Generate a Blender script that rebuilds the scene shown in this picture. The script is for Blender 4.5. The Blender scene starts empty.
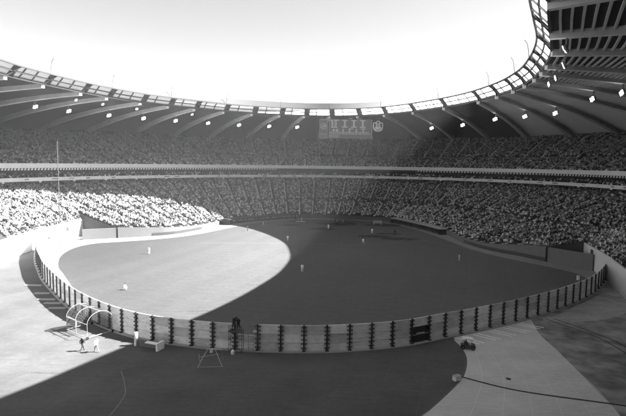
import bpy, bmesh, math, random
import numpy as np
from mathutils import Vector, Matrix, Euler
random.seed(7); rng = np.random.default_rng(11)
PI = math.pi; R_ = math.radians
sc = bpy.context.scene
COL = sc.collection

# ------------------------------------------------------------------ materials
def mat(name, col, rough=.8, noise=0.0, scale=1.0, spec=.3, emit=0.0, bump=0.0, stretch=None, detail=4, metal=0.0, alpha=None):
    m = bpy.data.materials.new(name); m.use_nodes = True
    nt = m.node_tree; b = nt.nodes['Principled BSDF']
    b.inputs['Base Color'].default_value = (col, col, col, 1)
    b.inputs['Roughness'].default_value = rough
    b.inputs['Specular IOR Level'].default_value = spec
    b.inputs['Metallic'].default_value = metal
    if emit:
        b.inputs['Emission Color'].default_value = (1, 1, 1, 1)
        b.inputs['Emission Strength'].default_value = emit
    if noise or bump:
        tc = nt.nodes.new('ShaderNodeTexCoord'); mp = nt.nodes.new('ShaderNodeMapping')
        nt.links.new(tc.outputs['Object'], mp.inputs[0])
        if stretch: mp.inputs['Scale'].default_value = stretch; mp.inputs['Rotation'].default_value = (0, 0, .5)
        n = nt.nodes.new('ShaderNodeTexNoise'); n.inputs['Scale'].default_value = scale; n.inputs['Detail'].default_value = detail
        n.inputs['Roughness'].default_value = .65
        nt.links.new(mp.outputs[0], n.inputs['Vector'])
        r = nt.nodes.new('ShaderNodeMapRange')
        r.inputs['From Min'].default_value = .25; r.inputs['From Max'].default_value = .75
        r.inputs['To Min'].default_value = col * (1 - noise); r.inputs['To Max'].default_value = col * (1 + noise)
        nt.links.new(n.outputs[0], r.inputs['Value'])
        c = nt.nodes.new('ShaderNodeCombineColor')
        for i in range(3): nt.links.new(r.outputs[0], c.inputs[i])
        nt.links.new(c.outputs[0], b.inputs['Base Color'])
        if bump:
            bp = nt.nodes.new('ShaderNodeBump'); bp.inputs['Strength'].default_value = bump
            nt.links.new(n.outputs[0], bp.inputs['Height']); nt.links.new(bp.outputs[0], b.inputs['Normal'])
    return m

def ground_mat(name, base, terms):
    """sum of several noises: terms = (scale, amount, stretch, rotation)"""
    m = bpy.data.materials.new(name); m.use_nodes = True
    nt = m.node_tree; b = nt.nodes['Principled BSDF']
    b.inputs['Roughness'].default_value = .9; b.inputs['Specular IOR Level'].default_value = .15
    tc = nt.nodes.new('ShaderNodeTexCoord'); acc = None
    for (s, a, st, rot) in terms:
        mp = nt.nodes.new('ShaderNodeMapping'); mp.inputs['Scale'].default_value = st; mp.inputs['Rotation'].default_value = (0, 0, rot)
        nt.links.new(tc.outputs['Object'], mp.inputs[0])
        n = nt.nodes.new('ShaderNodeTexNoise'); n.inputs['Scale'].default_value = s; n.inputs['Detail'].default_value = 5
        nt.links.new(mp.outputs[0], n.inputs['Vector'])
        r = nt.nodes.new('ShaderNodeMapRange')
        r.inputs['From Min'].default_value = .28; r.inputs['From Max'].default_value = .72
        r.inputs['To Min'].default_value = 1 - a; r.inputs['To Max'].default_value = 1 + a
        nt.links.new(n.outputs[0], r.inputs['Value'])
        if acc is None: acc = r.outputs[0]
        else:
            mu = nt.nodes.new('ShaderNodeMath'); mu.operation = 'MULTIPLY'
            nt.links.new(acc, mu.inputs[0]); nt.links.new(r.outputs[0], mu.inputs[1]); acc = mu.outputs[0]
    if name in ('artificial_turf', 'field_surface'):     # joints between the carpet rolls
        sp = nt.nodes.new('ShaderNodeMapping'); sp.inputs['Rotation'].default_value = (0, 0, .32); sp.inputs['Scale'].default_value = (1/4.6, 1/4.6, 1); nt.links.new(tc.outputs['Object'], sp.inputs[0])
        sx = nt.nodes.new('ShaderNodeSeparateXYZ'); nt.links.new(sp.outputs[0], sx.inputs[0])
        fr = nt.nodes.new('ShaderNodeMath'); fr.operation = 'FRACT'; nt.links.new(sx.outputs[0], fr.inputs[0])
        lt = nt.nodes.new('ShaderNodeMath'); lt.operation = 'LESS_THAN'; lt.inputs[1].default_value = .022; nt.links.new(fr.outputs[0], lt.inputs[0])
        fl_ = nt.nodes.new('ShaderNodeMath'); fl_.operation = 'FLOOR'; nt.links.new(sx.outputs[0], fl_.inputs[0])
        wn = nt.nodes.new('ShaderNodeTexWhiteNoise'); wn.noise_dimensions = '1D'; nt.links.new(fl_.outputs[0], wn.inputs['W'])
        ma = nt.nodes.new('ShaderNodeMath'); ma.operation = 'MULTIPLY_ADD'; ma.inputs[1].default_value = .08; ma.inputs[2].default_value = .96; nt.links.new(wn.outputs['Value'], ma.inputs[0])
        mb_ = nt.nodes.new('ShaderNodeMath'); mb_.operation = 'MULTIPLY_ADD'; mb_.inputs[1].default_value = .13; nt.links.new(lt.outputs[0], mb_.inputs[0]); nt.links.new(ma.outputs[0], mb_.inputs[2])
        mu = nt.nodes.new('ShaderNodeMath'); mu.operation = 'MULTIPLY'; nt.links.new(acc, mu.inputs[0]); nt.links.new(mb_.outputs[0], mu.inputs[1]); acc = mu.outputs[0]
    if name == 'artificial_turf':   # sheen across the field painted into the colour, darker towards left field
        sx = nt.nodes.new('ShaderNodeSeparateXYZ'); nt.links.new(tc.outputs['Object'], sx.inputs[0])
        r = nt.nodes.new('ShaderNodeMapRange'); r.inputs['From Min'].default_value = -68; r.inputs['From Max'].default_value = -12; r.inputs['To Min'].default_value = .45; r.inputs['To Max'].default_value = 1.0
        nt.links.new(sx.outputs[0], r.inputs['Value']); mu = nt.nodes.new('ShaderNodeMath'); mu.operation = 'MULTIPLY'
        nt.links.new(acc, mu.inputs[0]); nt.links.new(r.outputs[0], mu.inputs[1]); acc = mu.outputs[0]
    mu = nt.nodes.new('ShaderNodeMath'); mu.operation = 'MULTIPLY'; mu.inputs[1].default_value = base
    nt.links.new(acc, mu.inputs[0])
    c = nt.nodes.new('ShaderNodeCombineColor')
    for i in range(3): nt.links.new(mu.outputs[0], c.inputs[i])
    nt.links.new(c.outputs[0], b.inputs['Base Color'])
    return m

def shirt_mat(name, use_color):
    m = bpy.data.materials.new(name); m.use_nodes = True
    nt = m.node_tree; b = nt.nodes['Principled BSDF']; b.inputs['Roughness'].default_value = .9; b.inputs['Specular IOR Level'].default_value = .1
    oi = nt.nodes.new('ShaderNodeObjectInfo')
    if use_color: nt.links.new(oi.outputs['Color'], b.inputs['Base Color'])
    else:
        at = nt.nodes.new('ShaderNodeAttribute'); at.attribute_name = 'tone'; cr = nt.nodes.new('ShaderNodeValToRGB'); cr.color_ramp.interpolation = 'CONSTANT'
        st = [(0, .012), (.28, .03), (.46, .09), (.57, .3), (.69, .55), (.81, .85)]
        el = cr.color_ramp.elements
        while len(el) < len(st): el.new(.5)
        for e, (p, v) in zip(el, st): e.position = p; e.color = (v, v, v, 1)
        nt.links.new(at.outputs['Fac'], cr.inputs[0]); nt.links.new(cr.outputs[0], b.inputs['Base Color'])
    return m

M = dict(
    outer=ground_mat('field_surface', .095, [(.045, .12, (1, 1, 1), 0), (.16, .16, (1, 1, 1), 0), (.35, .09, (1, 6, 1), .4), (1.5, .08, (1, 1, 1), 0), (8, .14, (1, 1, 1), 0)]),
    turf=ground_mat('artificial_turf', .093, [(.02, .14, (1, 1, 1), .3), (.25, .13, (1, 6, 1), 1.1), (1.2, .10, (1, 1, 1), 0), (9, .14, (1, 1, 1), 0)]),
    track=ground_mat('warning_track', .21, [(.15, .08, (1, 1, 1), 0), (4, .08, (1, 1, 1), 0)]),
    dirt=ground_mat('dirt', .035, [(.3, .2, (1, 1, 1), 0), (3, .1, (1, 1, 1), 0)]),
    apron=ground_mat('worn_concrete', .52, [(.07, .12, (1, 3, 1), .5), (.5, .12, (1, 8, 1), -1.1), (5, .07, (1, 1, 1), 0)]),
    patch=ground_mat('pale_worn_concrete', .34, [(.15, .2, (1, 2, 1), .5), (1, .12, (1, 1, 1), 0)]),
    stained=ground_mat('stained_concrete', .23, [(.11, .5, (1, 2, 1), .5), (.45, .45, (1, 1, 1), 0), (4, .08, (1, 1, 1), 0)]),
    line=mat('painted_line', .88, noise=.15, scale=3),
    seam=mat('seam', .62), crack=mat('joint', .12),
    chalk=mat('chalk_line', .15, noise=.3, scale=.5),
    concrete=mat('concrete', .34, noise=.12, scale=.35, bump=.05),
    pale_concrete=mat('pale_concrete', .62, noise=.08, scale=.4),
    step=mat('seating_concrete', .05, noise=.15, scale=.5),
    aisle=mat('aisle_concrete', .7, noise=.15, scale=.6),
    fascia=mat('fascia_white', .85, noise=.06, scale=.3),
    fascia_mark=mat('fascia_mark', .3),
    trim=mat('fascia_trim', .85),
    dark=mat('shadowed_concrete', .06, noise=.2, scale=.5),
    black=mat('black_paint', .018, rough=.5),
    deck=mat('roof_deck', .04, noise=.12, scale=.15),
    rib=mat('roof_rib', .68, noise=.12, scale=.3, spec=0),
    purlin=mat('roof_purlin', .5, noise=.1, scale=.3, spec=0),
    ring=mat('ring_steel', .09, noise=.15, scale=.6),
    ringdark=mat('ring_dark_steel', .07),
    padding=mat('wall_padding', .15, noise=.08, scale=.5),
    plywood=mat('panel_board', .78, noise=.25, scale=.9, stretch=(1, 1, 3), detail=6),
    plywood2=mat('panel_board_weathered', .58, noise=.3, scale=.7, stretch=(1, 1, 3), detail=6),
    plywood3=mat('panel_board_pale', .88, noise=.2, scale=.8, detail=6),
    steel=mat('post_steel', .035, rough=.5, noise=.3, scale=2),
    tube=mat('galvanised_tube', .6, rough=.4), cagetube=mat('worn_white_tube', .42, rough=.5), tubegrey=mat('grey_tube', .25, rough=.5),
    net=mat('dark_netting', .05),
    skin=mat('skin', .45, rough=.6), hair=mat('hair', .03), trousers=mat('dark_trousers', .05), khaki=mat('trousers', .16),
    uniform=mat('white_uniform', .8, noise=.05, scale=5), uniform_grey=mat('grey_uniform', .35), blackcloth=mat('black_cloth', .02),
    shirt_rand=shirt_mat('shirt_random', False), shirt=shirt_mat('shirt', True),
    rubber=mat('rubber', .02), cartwhite=mat('cart_canopy', .8, rough=.4), cartbody=mat('cart_body', .05, rough=.35), glass=mat('windscreen', .12, rough=.05, spec=.8),
    lamp=mat('lamp_lens', .9, emit=4.0), lampbox=mat('lamp_housing', .15), board=mat('scoreboard_face', .08, rough=.6),
    boardlamp=mat('scoreboard_lamp', .26, emit=.008), pole=mat('painted_pole', .09),
)
# pale translucent parapet
mp_ = bpy.data.materials.new('translucent_sheet'); mp_.use_nodes = True
nt = mp_.node_tree; out = nt.nodes['Material Output']; nt.nodes.remove(nt.nodes['Principled BSDF'])
d_ = nt.nodes.new('ShaderNodeBsdfDiffuse'); t_ = nt.nodes.new('ShaderNodeBsdfTranslucent'); x_ = nt.nodes.new('ShaderNodeMixShader')
d_.inputs[0].default_value = (.3, .3, .3, 1); t_.inputs[0].default_value = (.3, .3, .3, 1); x_.inputs[0].default_value = .55
nt.links.new(d_.outputs[0], x_.inputs[1]); nt.links.new(t_.outputs[0], x_.inputs[2]); nt.links.new(x_.outputs[0], out.inputs[0])
M['parapet'] = mp_
gz_ = mp_.copy(); M['glazing'] = gz_; gz_.name = 'pale_glazing'
for n_ in gz_.node_tree.nodes:
    if n_.type in ('BSDF_DIFFUSE', 'BSDF_TRANSLUCENT'): n_.inputs[0].default_value = (.96, .96, .96, 1)
    if n_.type == 'MIX_SHADER': n_.inputs[0].default_value = .85

for n_ in mp_.node_tree.nodes:
    if n_.type in ('BSDF_DIFFUSE', 'BSDF_TRANSLUCENT'): n_.inputs[0].default_value = (.28, .28, .28, 1)

# ------------------------------------------------------------------ helpers
class MB:
    def __init__(s): s.v = []; s.f = []; s.m = []
    def vert(s, p): s.v.append(tuple(p)); return len(s.v) - 1
    def face(s, idx, mi=0): s.f.append(tuple(idx)); s.m.append(mi)
    def quad(s, a, b, c, d, mi=0):
        i = len(s.v); s.v += [tuple(a), tuple(b), tuple(c), tuple(d)]; s.face((i, i+1, i+2, i+3), mi)
    def hexa(s, p, mi=0):   # 8 points, bottom 4 then top 4
        i = len(s.v); s.v += [tuple(q) for q in p]
        for f in ((3,2,1,0), (4,5,6,7), (0,1,5,4), (1,2,6,5), (2,3,7,6), (3,0,4,7)): s.face([i+k for k in f], mi)
    def box(s, c, size, rot=0, mi=0, tilt=None):
        c = Vector(c); h = [x/2 for x in size]
        m = Matrix.Rotation(rot, 3, 'Z')
        if tilt is not None: m = m @ Matrix.Rotation(tilt, 3, 'X')
        ps = [(-1,-1,-1), (1,-1,-1), (1,1,-1), (-1,1,-1), (-1,-1,1), (1,-1,1), (1,1,1), (-1,1,1)]
        s.hexa([c + m @ Vector((q[0]*h[0], q[1]*h[1], q[2]*h[2])) for q in ps], mi)
    def bar(s, a, b, w, d=None, mi=0, up=(0, 0, 1)):
        a, b = Vector(a), Vector(b); d = d or w
        t = (b - a).normalized(); u = Vector(up)
        if abs(t.dot(u)) > .98: u = Vector((1, 0, 0))
        x = t.cross(u).normalized() * w/2; y = x.cross(t).normalized() * d/2
        s.hexa([a-x-y, a+x-y, b+x-y, b-x-y, a-x+y, a+x+y, b+x+y, b-x+y], mi)
    def tube(s, pts, r, n=8, mi=0):
        pts = [Vector(p) for p in pts]; rings = []
        for i, p in enumerate(pts):
            t = (pts[min(i+1, len(pts)-1)] - pts[max(i-1, 0)]).normalized()
            u = Vector((0, 0, 1)) if abs(t.z) < .95 else Vector((1, 0, 0))
            x = t.cross(u).normalized(); y = t.cross(x); rr = r[i] if isinstance(r, (list, tuple)) else r
            rings.append([s.vert(p + x*rr*math.cos(2*PI*k/n) + y*rr*math.sin(2*PI*k/n)) for k in range(n)])
        for a, b in zip(rings, rings[1:]):
            for k in range(n): s.face((a[k], a[(k+1) % n], b[(k+1) % n], b[k]), mi)
        s.face(rings[0][::-1], mi); s.face(rings[-1], mi)
    def grid(s, rows, closed=False, mi=0):
        ids = [[s.vert(p) for p in r] for r in rows]
        for a, b in zip(ids, ids[1:]):
            n = len(a)
            for k in range(n if closed else n-1): s.face((a[k], a[(k+1) % n], b[(k+1) % n], b[k]), mi)
    def section(s, frames, mi=0):   # frames: list of closed cross-sections (lists of points) -> solid
        ids = [[s.vert(p) for p in f] for f in frames]; n = len(ids[0])
        for a, b in zip(ids, ids[1:]):
            for k in range(n): s.face((a[k], a[(k+1) % n], b[(k+1) % n], b[k]), mi)
        s.face(ids[0][::-1], mi); s.face(ids[-1], mi)
    def build(s, name, mats, parent=None, smooth=False, fix=True):
        me = bpy.data.meshes.new(name)
        me.from_pydata(s.v, [], s.f)
        for m in (mats if isinstance(mats, (list, tuple)) else [mats]): me.materials.append(M[m] if isinstance(m, str) else m)
        me.polygons.foreach_set('material_index', s.m)
        if fix:
            bm = bmesh.new(); bm.from_mesh(me); bmesh.ops.recalc_face_normals(bm, faces=bm.faces); bm.to_mesh(me); bm.free()
        if smooth: me.polygons.foreach_set('use_smooth', [True]*len(me.polygons))
        me.update()
        o = bpy.data.objects.new(name, me); COL.objects.link(o)
        if parent: o.parent = parent
        return o

def tag(o, label=None, cat=None, group=None, kind=None):
    if label: o['label'] = label
    if cat: o['category'] = cat
    if group: o['group'] = group
    if kind: o['kind'] = kind
    return o
def empty(name, loc=(0, 0, 0), rz=0, **k):
    o = bpy.data.objects.new(name, None); COL.objects.link(o); o.location = loc; o.rotation_euler = (0, 0, rz); o.empty_display_size = .3
    return tag(o, **k)
def copy_tree(o, parent=None):
    c = o.copy(); COL.objects.link(c)
    if parent: c.parent = parent
    for ch in list(o.children): copy_tree(ch, c)
    return c

# ------------------------------------------------------------------ plan curves
C = Vector((-3, 140))
def catmull(pts, closed=True, n=12):
    P = [Vector(p) for p in pts]; o = []; L = len(P)
    for i in range(L if closed else L-1):
        g = (lambda k: P[k % L]) if closed else (lambda k: P[max(0, min(L-1, k))])
        a, b, c, d = g(i-1), g(i), g(i+1), g(i+2)
        for j in range(n):
            t = j/n
            o.append(.5*((2*b) + (c-a)*t + (2*a-5*b+4*c-d)*t*t + (3*b-a-3*c+d)*t**3))
    if not closed: o.append(P[-1])
    return o
class Polar:
    """closed plan curve as radius over angle about C, with optional third value"""
    def __init__(s, pts, smooth=True, ctr=None):
        s.c = C = ctr or globals()['C']
        d = catmull(pts, True) if smooth else [Vector(p) for p in pts]
        a = np.array([math.atan2(p[1]-C.y, p[0]-C.x) % (2*PI) for p in d]); r = np.array([math.hypot(p[0]-C.x, p[1]-C.y) for p in d])
        z = np.array([p[2] if len(p) > 2 else 0 for p in d]); o = np.argsort(a)
        s.a = np.concatenate([a[o]-2*PI, a[o], a[o]+2*PI]); s.r = np.tile(r[o], 3); s.z = np.tile(z[o], 3)
    def at(s, th, z=None, off=0):
        th = th % (2*PI); r = float(np.interp(th, s.a, s.r)) + off; zz = float(np.interp(th, s.a, s.z)) if z is None else z
        return Vector((s.c.x + r*math.cos(th), s.c.y + r*math.sin(th), zz))
    def nrm(s, th):
        t = s.at(th+.02, 0) - s.at(th-.02, 0); return Vector((t.y, -t.x, 0)).normalized()
BAND = Polar([(x*(1.1 if y > 80 else 1), y*(1.1 if y > 80 else 1)) for x, y in [(-92,141), (-85,160), (-77,176), (-61,196), (-33,219), (3,232), (38,226), (65,209), (84,188), (92,170), (95.5,147), (96,118), (90,85), (72,45), (40,10), (0,-5), (-35,2), (-65,32), (-85,75), (-93,112)]])
TOP = Polar([(x*1.08, y*1.08, 26+(z-26)*1.08) for x, y, z in [(-128,196,38), (-113,215,38.9), (-97,228,39.3), (-78,246,39.3), (-52,262,39.1), (-20,271,39.2), (5,272,39.3), (40,265,39.3), (68,250,39.5), (92,232,39.5), (107,214,39.6), (117,196,39.8), (126,172,39.8), (131,145,39.6), (130,110,39), (118,60,39), (90,5,39), (50,-35,39), (0,-50,39), (-50,-40,39), (-95,0,39), (-125,55,38.5), (-140,110,38), (-140,160,38)]])
RS = .885
RING = Polar([(x*RS, y*RS) for x, y in [(-83,130), (-81,150), (-75.5,172), (-65,194), (-49.4,211.5), (-28,229), (4,237), (32,225), (52,190), (57.8,161), (56.7,138), (52,119), (46,102.5), (39,88.5), (33.8,78.5), (28.6,68), (22.3,57.5), (13.5,46), (1,34), (-15,24), (-34,20), (-54,30), (-69,54), (-79,90)]], ctr=C*RS)  # unseen near end stretched towards the camera to let in more sky light
# permanent lower-stand wall (closed loop) and the advanced centre section
PERM = Polar([(-80,130), (-81,146), (-79.7,166), (-72,185), (-50,208), (-10,222), (30,216), (60,195), (74,165), (75.5,140), (70.9,118), (64,97), (55,75), (38,45), (12,24), (-12,22), (-40,35), (-62,62), (-75,98)])
def cen_front(th):
    return float(np.interp(th, CA, CR)), float(np.interp(th, CA, CZ))
_cf = [(64,129.5,4.0), (60,137,3.2), (54,147,1.9), (50.5,163,1.6), (50.5,176,1.6), (44.5,196,1.9), (36,214,1.9), (18,224,1.7), (-6,225.5,1.7), (-23,214,1.8), (-36,201,1.7), (-43,183,1.8), (-49.5,170.5,2.4), (-56.7,165,2.9), (-65.7,160.3,3.4)]
_cs = catmull([Vector(p) for p in _cf], False)
CA = np.array([math.atan2(p[1]-C.y, p[0]-C.x) for p in _cs]); CR = np.array([math.hypot(p[0]-C.x, p[1]-C.y) for p in _cs]); CZ = np.array([p[2] for p in _cs])
TH_R = CA[0]; TH_L = CA[-1]
RZ = 49.1     # top of the ring
def bz(z): return 26 - (26-z)*1.1

CAM = Vector((0, 0, 26)); F = 480.0; PITCH = math.atan(45/480); ROLL = R_(.75)
def project(p):
    x, y, z = p[0], p[1], p[2]-26
    dz = y*math.cos(PITCH) - z*math.sin(PITCH)
    if dz < 1: return None
    Y = (y*math.sin(PITCH) + z*math.cos(PITCH))/dz; X = x/dz
    return 313 + F*(X*math.cos(ROLL) + Y*math.sin(ROLL)), 208 - F*(-X*math.sin(ROLL) + Y*math.cos(ROLL))

def arange(a, b, n): return [a + (b-a)*i/n for i in range(n+1)]

# ------------------------------------------------------------------ ground
def sheet(name, pts, z, m, kind='structure'):
    mb = MB(); mb.face([mb.vert((p[0], p[1], z)) for p in pts])
    return tag(mb.build(name, m), kind=kind)
g = MB(); g.quad((-3000, -3000, 0), (3000, -3000, 0), (3000, 3000, 0), (-3000, 3000, 0)); tag(g.build('ground', 'outer'), kind='structure')
FENCE = catmull([(-79.3,137), (-76.5,131.5), (-70.2,120.5), (-64,111), (-57.9,102), (-47.6,88.9), (-39.7,80), (-31.2,72.5), (-23.5,67.9), (-15.8,65.6), (-10.2,64.7), (-1.5,64.3), (5.4,65), (12.9,67), (19.7,70.4), (26.7,74.1), (35.3,79.2), (45.7,86.4), (56.1,95.3), (64.2,104.6), (69,111.5), (71,117.5)], False, 16)
fl = [0]
for a, b in zip(FENCE, FENCE[1:]): fl.append(fl[-1] + (b-a).length)
def fence_at(s):
    i = int(np.searchsorted(fl, s)) - 1; i = max(0, min(len(FENCE)-2, i)); t = (s-fl[i])/(fl[i+1]-fl[i])
    p = FENCE[i].lerp(FENCE[i+1], t); d = (FENCE[i+1]-FENCE[i]).normalized()
    return Vector((p.x, p.y, 0)), Vector((d.x, d.y, 0)), Vector((d.y, -d.x, 0))   # point, along, outward (towards camera)
# warning track = everything inside the fence; turf on top of it
inside = [Vector((p[0], p[1])) for p in FENCE] + [Vector((p[0], p[1])) for p in _cs] + [Vector((-75.5, 155.5)), Vector((-80.5, 160)), Vector((-80.9, 146))]
sheet('warning_track', inside, .004, 'track')
turf_pts = catmull([(-41,82.2), (-44.5,88.5), (-49.3,96.6), (-56.2,106.8), (-62.4,116), (-68.4,129), (-70.6,141), (-68,148.7), (-61.5,152.5), (-50,160), (-41,171), (-34,186), (-28,199), (-19,211), (-6,219.7), (8,220.5), (22,217.5), (33,208), (40,193), (44.5,176), (47,160), (49,148), (52,139), (57,129.5), (61.5,122), (64.5,115), (63.5,108)], False, 8)
fe = [Vector((p[0], p[1])) for p in FENCE if -41 < p[0] < 64]
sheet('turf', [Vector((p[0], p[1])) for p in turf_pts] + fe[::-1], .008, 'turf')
def ell(cx, cy, a, b, n=40, w=.08, rot=0):
    o = []
    for i in range(n):
        t = 2*PI*i/n; k = 1 + w*math.sin(3*t+cx) + w*.6*math.sin(5*t+cy)
        x, y = a*k*math.cos(t), b*k*math.sin(t); o.append((cx + x*math.cos(rot)-y*math.sin(rot), cy + x*math.sin(rot)+y*math.cos(rot)))
    return o
for i, e in enumerate([(11,206,8.5,6), (3.5,189,5.5,2.5), (22,171,6,3.2), (31,166,7,3), (30,203,8,3.5), (-9,199,5,2.5), (28.5,178,5,2)]):
    sheet('infield_dirt', ell(*e), .012, 'dirt')
def ribbon(name, pts, w, z, m, kind='structure', parent=None):
    P = catmull(pts, False, 10) if len(pts) > 2 else [Vector(p) for p in pts]; L, Rr = [], []
    for i, p in enumerate(P):
        d = (P[min(i+1, len(P)-1)] - P[max(i-1, 0)]).normalized(); n = Vector((d.y, -d.x))
        L.append((p.x+n.x*w/2, p.y+n.y*w/2, z)); Rr.append((p.x-n.x*w/2, p.y-n.y*w/2, z))
    mb = MB(); mb.grid([L, Rr]); o = mb.build(name, m, parent)
    return tag(o, kind=kind) if kind else o
ribbon('foul_line', [(12,210), (34.5,168.3), (51.3,143.5)], .28, .016, 'chalk')
ribbon('foul_line', [(10,210), (-26,181)], .28, .016, 'chalk')
ribbon('infield_line', [(-36,152.5), (-4.1,153.6), (17,152.4), (26,157), (33,166)], .3, .016, 'chalk')
# right-hand apron outside the fence
def offs(s0, s1, o, n=30):
    r = []
    for i in range(n+1):
        p, d, nn = fence_at(s0 + (s1-s0)*i/n); q = p + nn*o; r.append((q.x, q.y))
    return r
def s_of_x(x):
    for i, p in enumerate(FENCE):
        if p[0] >= x: return fl[i]
sR0, sR1, sEnd = s_of_x(20.6), s_of_x(36.5), fl[-1]
edge = catmull([(21.3,69.2), (21.5,66.5), (21,62.5), (18.8,57), (14.6,51.2), (11.4,47.4), (6,41), (-2,34)], False, 8)
div = catmull([(37,78.2), (35.4,72), (34.8,65), (33.3,53), (32.5,48), (31,38), (28,30)], False, 8)
sheet('concrete_apron', [(p.x, p.y) for p in edge] + [(p.x, p.y) for p in div][::-1] + offs(s_of_x(21.3), s_of_x(36.9), .5)[::-1], .004, 'apron')
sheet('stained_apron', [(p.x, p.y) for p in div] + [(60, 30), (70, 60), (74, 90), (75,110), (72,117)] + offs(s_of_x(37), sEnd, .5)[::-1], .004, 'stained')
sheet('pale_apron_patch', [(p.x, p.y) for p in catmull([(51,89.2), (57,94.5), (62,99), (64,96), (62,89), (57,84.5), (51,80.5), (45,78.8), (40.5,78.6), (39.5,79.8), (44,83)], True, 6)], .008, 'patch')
for k in range(6):     # slab joints fanning over the apron
    a = .14 + k*.15
    P0 = Vector((21.3 + a*14, 66 + a*4)); P1 = Vector((13.5 + a*20, 48 - a*6))
    ribbon('slab_joint', [(P0.x, P0.y), ((P0.x+P1.x)/2+1.3, (P0.y+P1.y)/2), (P1.x, P1.y)], .06, .009, 'seam')
ribbon('slab_joint', [(18.3,57.2), (24,53.6), (33.5,50.6), (45,47)], .35, .010, 'dirt')
ribbon('turf_seam', [(-23.5,57.3), (-21.8,54), (-20.6,50.6), (-20.6,44)], .1, .006, 'track')
for P_ in ([(58,97), (61,88), (60,76), (54,64)], [(66,99), (67.5,88), (66,76), (60,62)], [(40,80), (44,70), (43,58), (38,46)]):
    ribbon('tyre_track', P_, .22, .0125, 'dirt')
    ribbon('tyre_track', [(a+1.5, b) for a, b in P_], .22, .0125, 'dirt')

for k in range(5):     # painted pairs of stripes in front of the fence
    p, d, n = fence_at(s_of_x(21.2) + k*3.4)
    for j in (0, 1.0):
        a = p + d*j + n*1.1; b = a + n*3.3 + d*1.3
        ribbon('painted_stripe', [(a.x, a.y), (b.x, b.y)], .3, .013, 'line')

# ------------------------------------------------------------------ roof
def rz_profile(t, zt): return 46.5 + (zt-46.5)*max(t, 0)**2.1
ANG = [(183,180), (172.5,171), (160.5,163), (152,155), (141,146), (132.3,137.5), (124,128.5), (114.5,120), (106,112), (98,104), (91,96), (84,88), (76.3,76), (68.6,65), (59,58), (46.6,51), (30.7,43.5), (20,35), (9.4,26.6), (0,16.6), (-9.6,7), (-19,-3), (-27,-12), (-40,-26), (-52,-39), (-64,-53), (-76,-68), (-90,-90), (-104,-107), (-118,-124), (-132,-140), (-145,-154), (-157,-167), (-167,-174)]
def ring_b(th, out=2.6, z=46.5):
    p = RING.at(th, z); return p + RING.nrm(th)*out
stadium = empty('stadium', (0, 0, 0), label='vast oval concrete stadium with a ribbed roof around an open sky hole', cat='stadium')
roof_root = empty('roof'); roof_root.parent = stadium
def shell_pt(ra, ta, t, dz=0):
    a = ring_b(ra, 2.5); b = TOP.at(ta, None); b = b + (Vector((b.x-C.x, b.y-C.y, 0)).normalized())*2.0
    p = a.lerp(b, t); p.z = rz_profile(t, b.z+.3) + dz; return p
NR = len(ANG)
for k in range(NR):
    ra, ta = map(R_, ANG[k]); rb, tb = map(R_, ANG[(k+1) % NR])
    if rb > ra: rb -= 2*PI; tb -= 2*PI
    # rib
    mb = MB(); fr = []
    for i in range(15):
        t = i/14; p = shell_pt(ra, ta, t); q = shell_pt(ra, ta, min(t+.01, 1.01)); d = (q-p); d.z = 0; d.normalize(); s = Vector((d.y, -d.x, 0))
        w = .5 + .42*t; h = 1.1 + .8*t
        fr.append([p - s*w + Vector((0,0,-h)), p + s*w + Vector((0,0,-h)), p + s*w + Vector((0,0,.35)), p - s*w + Vector((0,0,.35))])
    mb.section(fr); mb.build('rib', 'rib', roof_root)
    # bay: deck sheet with thickness and purlins under it
    mb = MB(); n = 14; m = 4
    lo = [[shell_pt(ra+(rb-ra)*j/m, ta+(tb-ta)*j/m, i/n, 0) for j in range(m+1)] for i in range(n+1)]
    hi = [[p + Vector((0,0,.6)) for p in r] for r in lo]
    mb.grid(lo, mi=0); mb.grid(hi, mi=0)
    L = (shell_pt(ra, ta, 1) - shell_pt(ra, ta, 0)).length
    q = ta % (2*PI)
    if q < R_(48) or q > R_(300):
        npur = int(L/1.4)
        for i in range(1, npur):
            t = i/npur
            P = [shell_pt(ra+(rb-ra)*j/m, ta+(tb-ta)*j/m, t, -.3) for j in range(m+1)]
            for a, b in zip(P, P[1:]): mb.bar(a, b, .34, .4, mi=1)
    mb.build('roof_bay', ['deck', 'purlin'], roof_root, fix=False)
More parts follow.
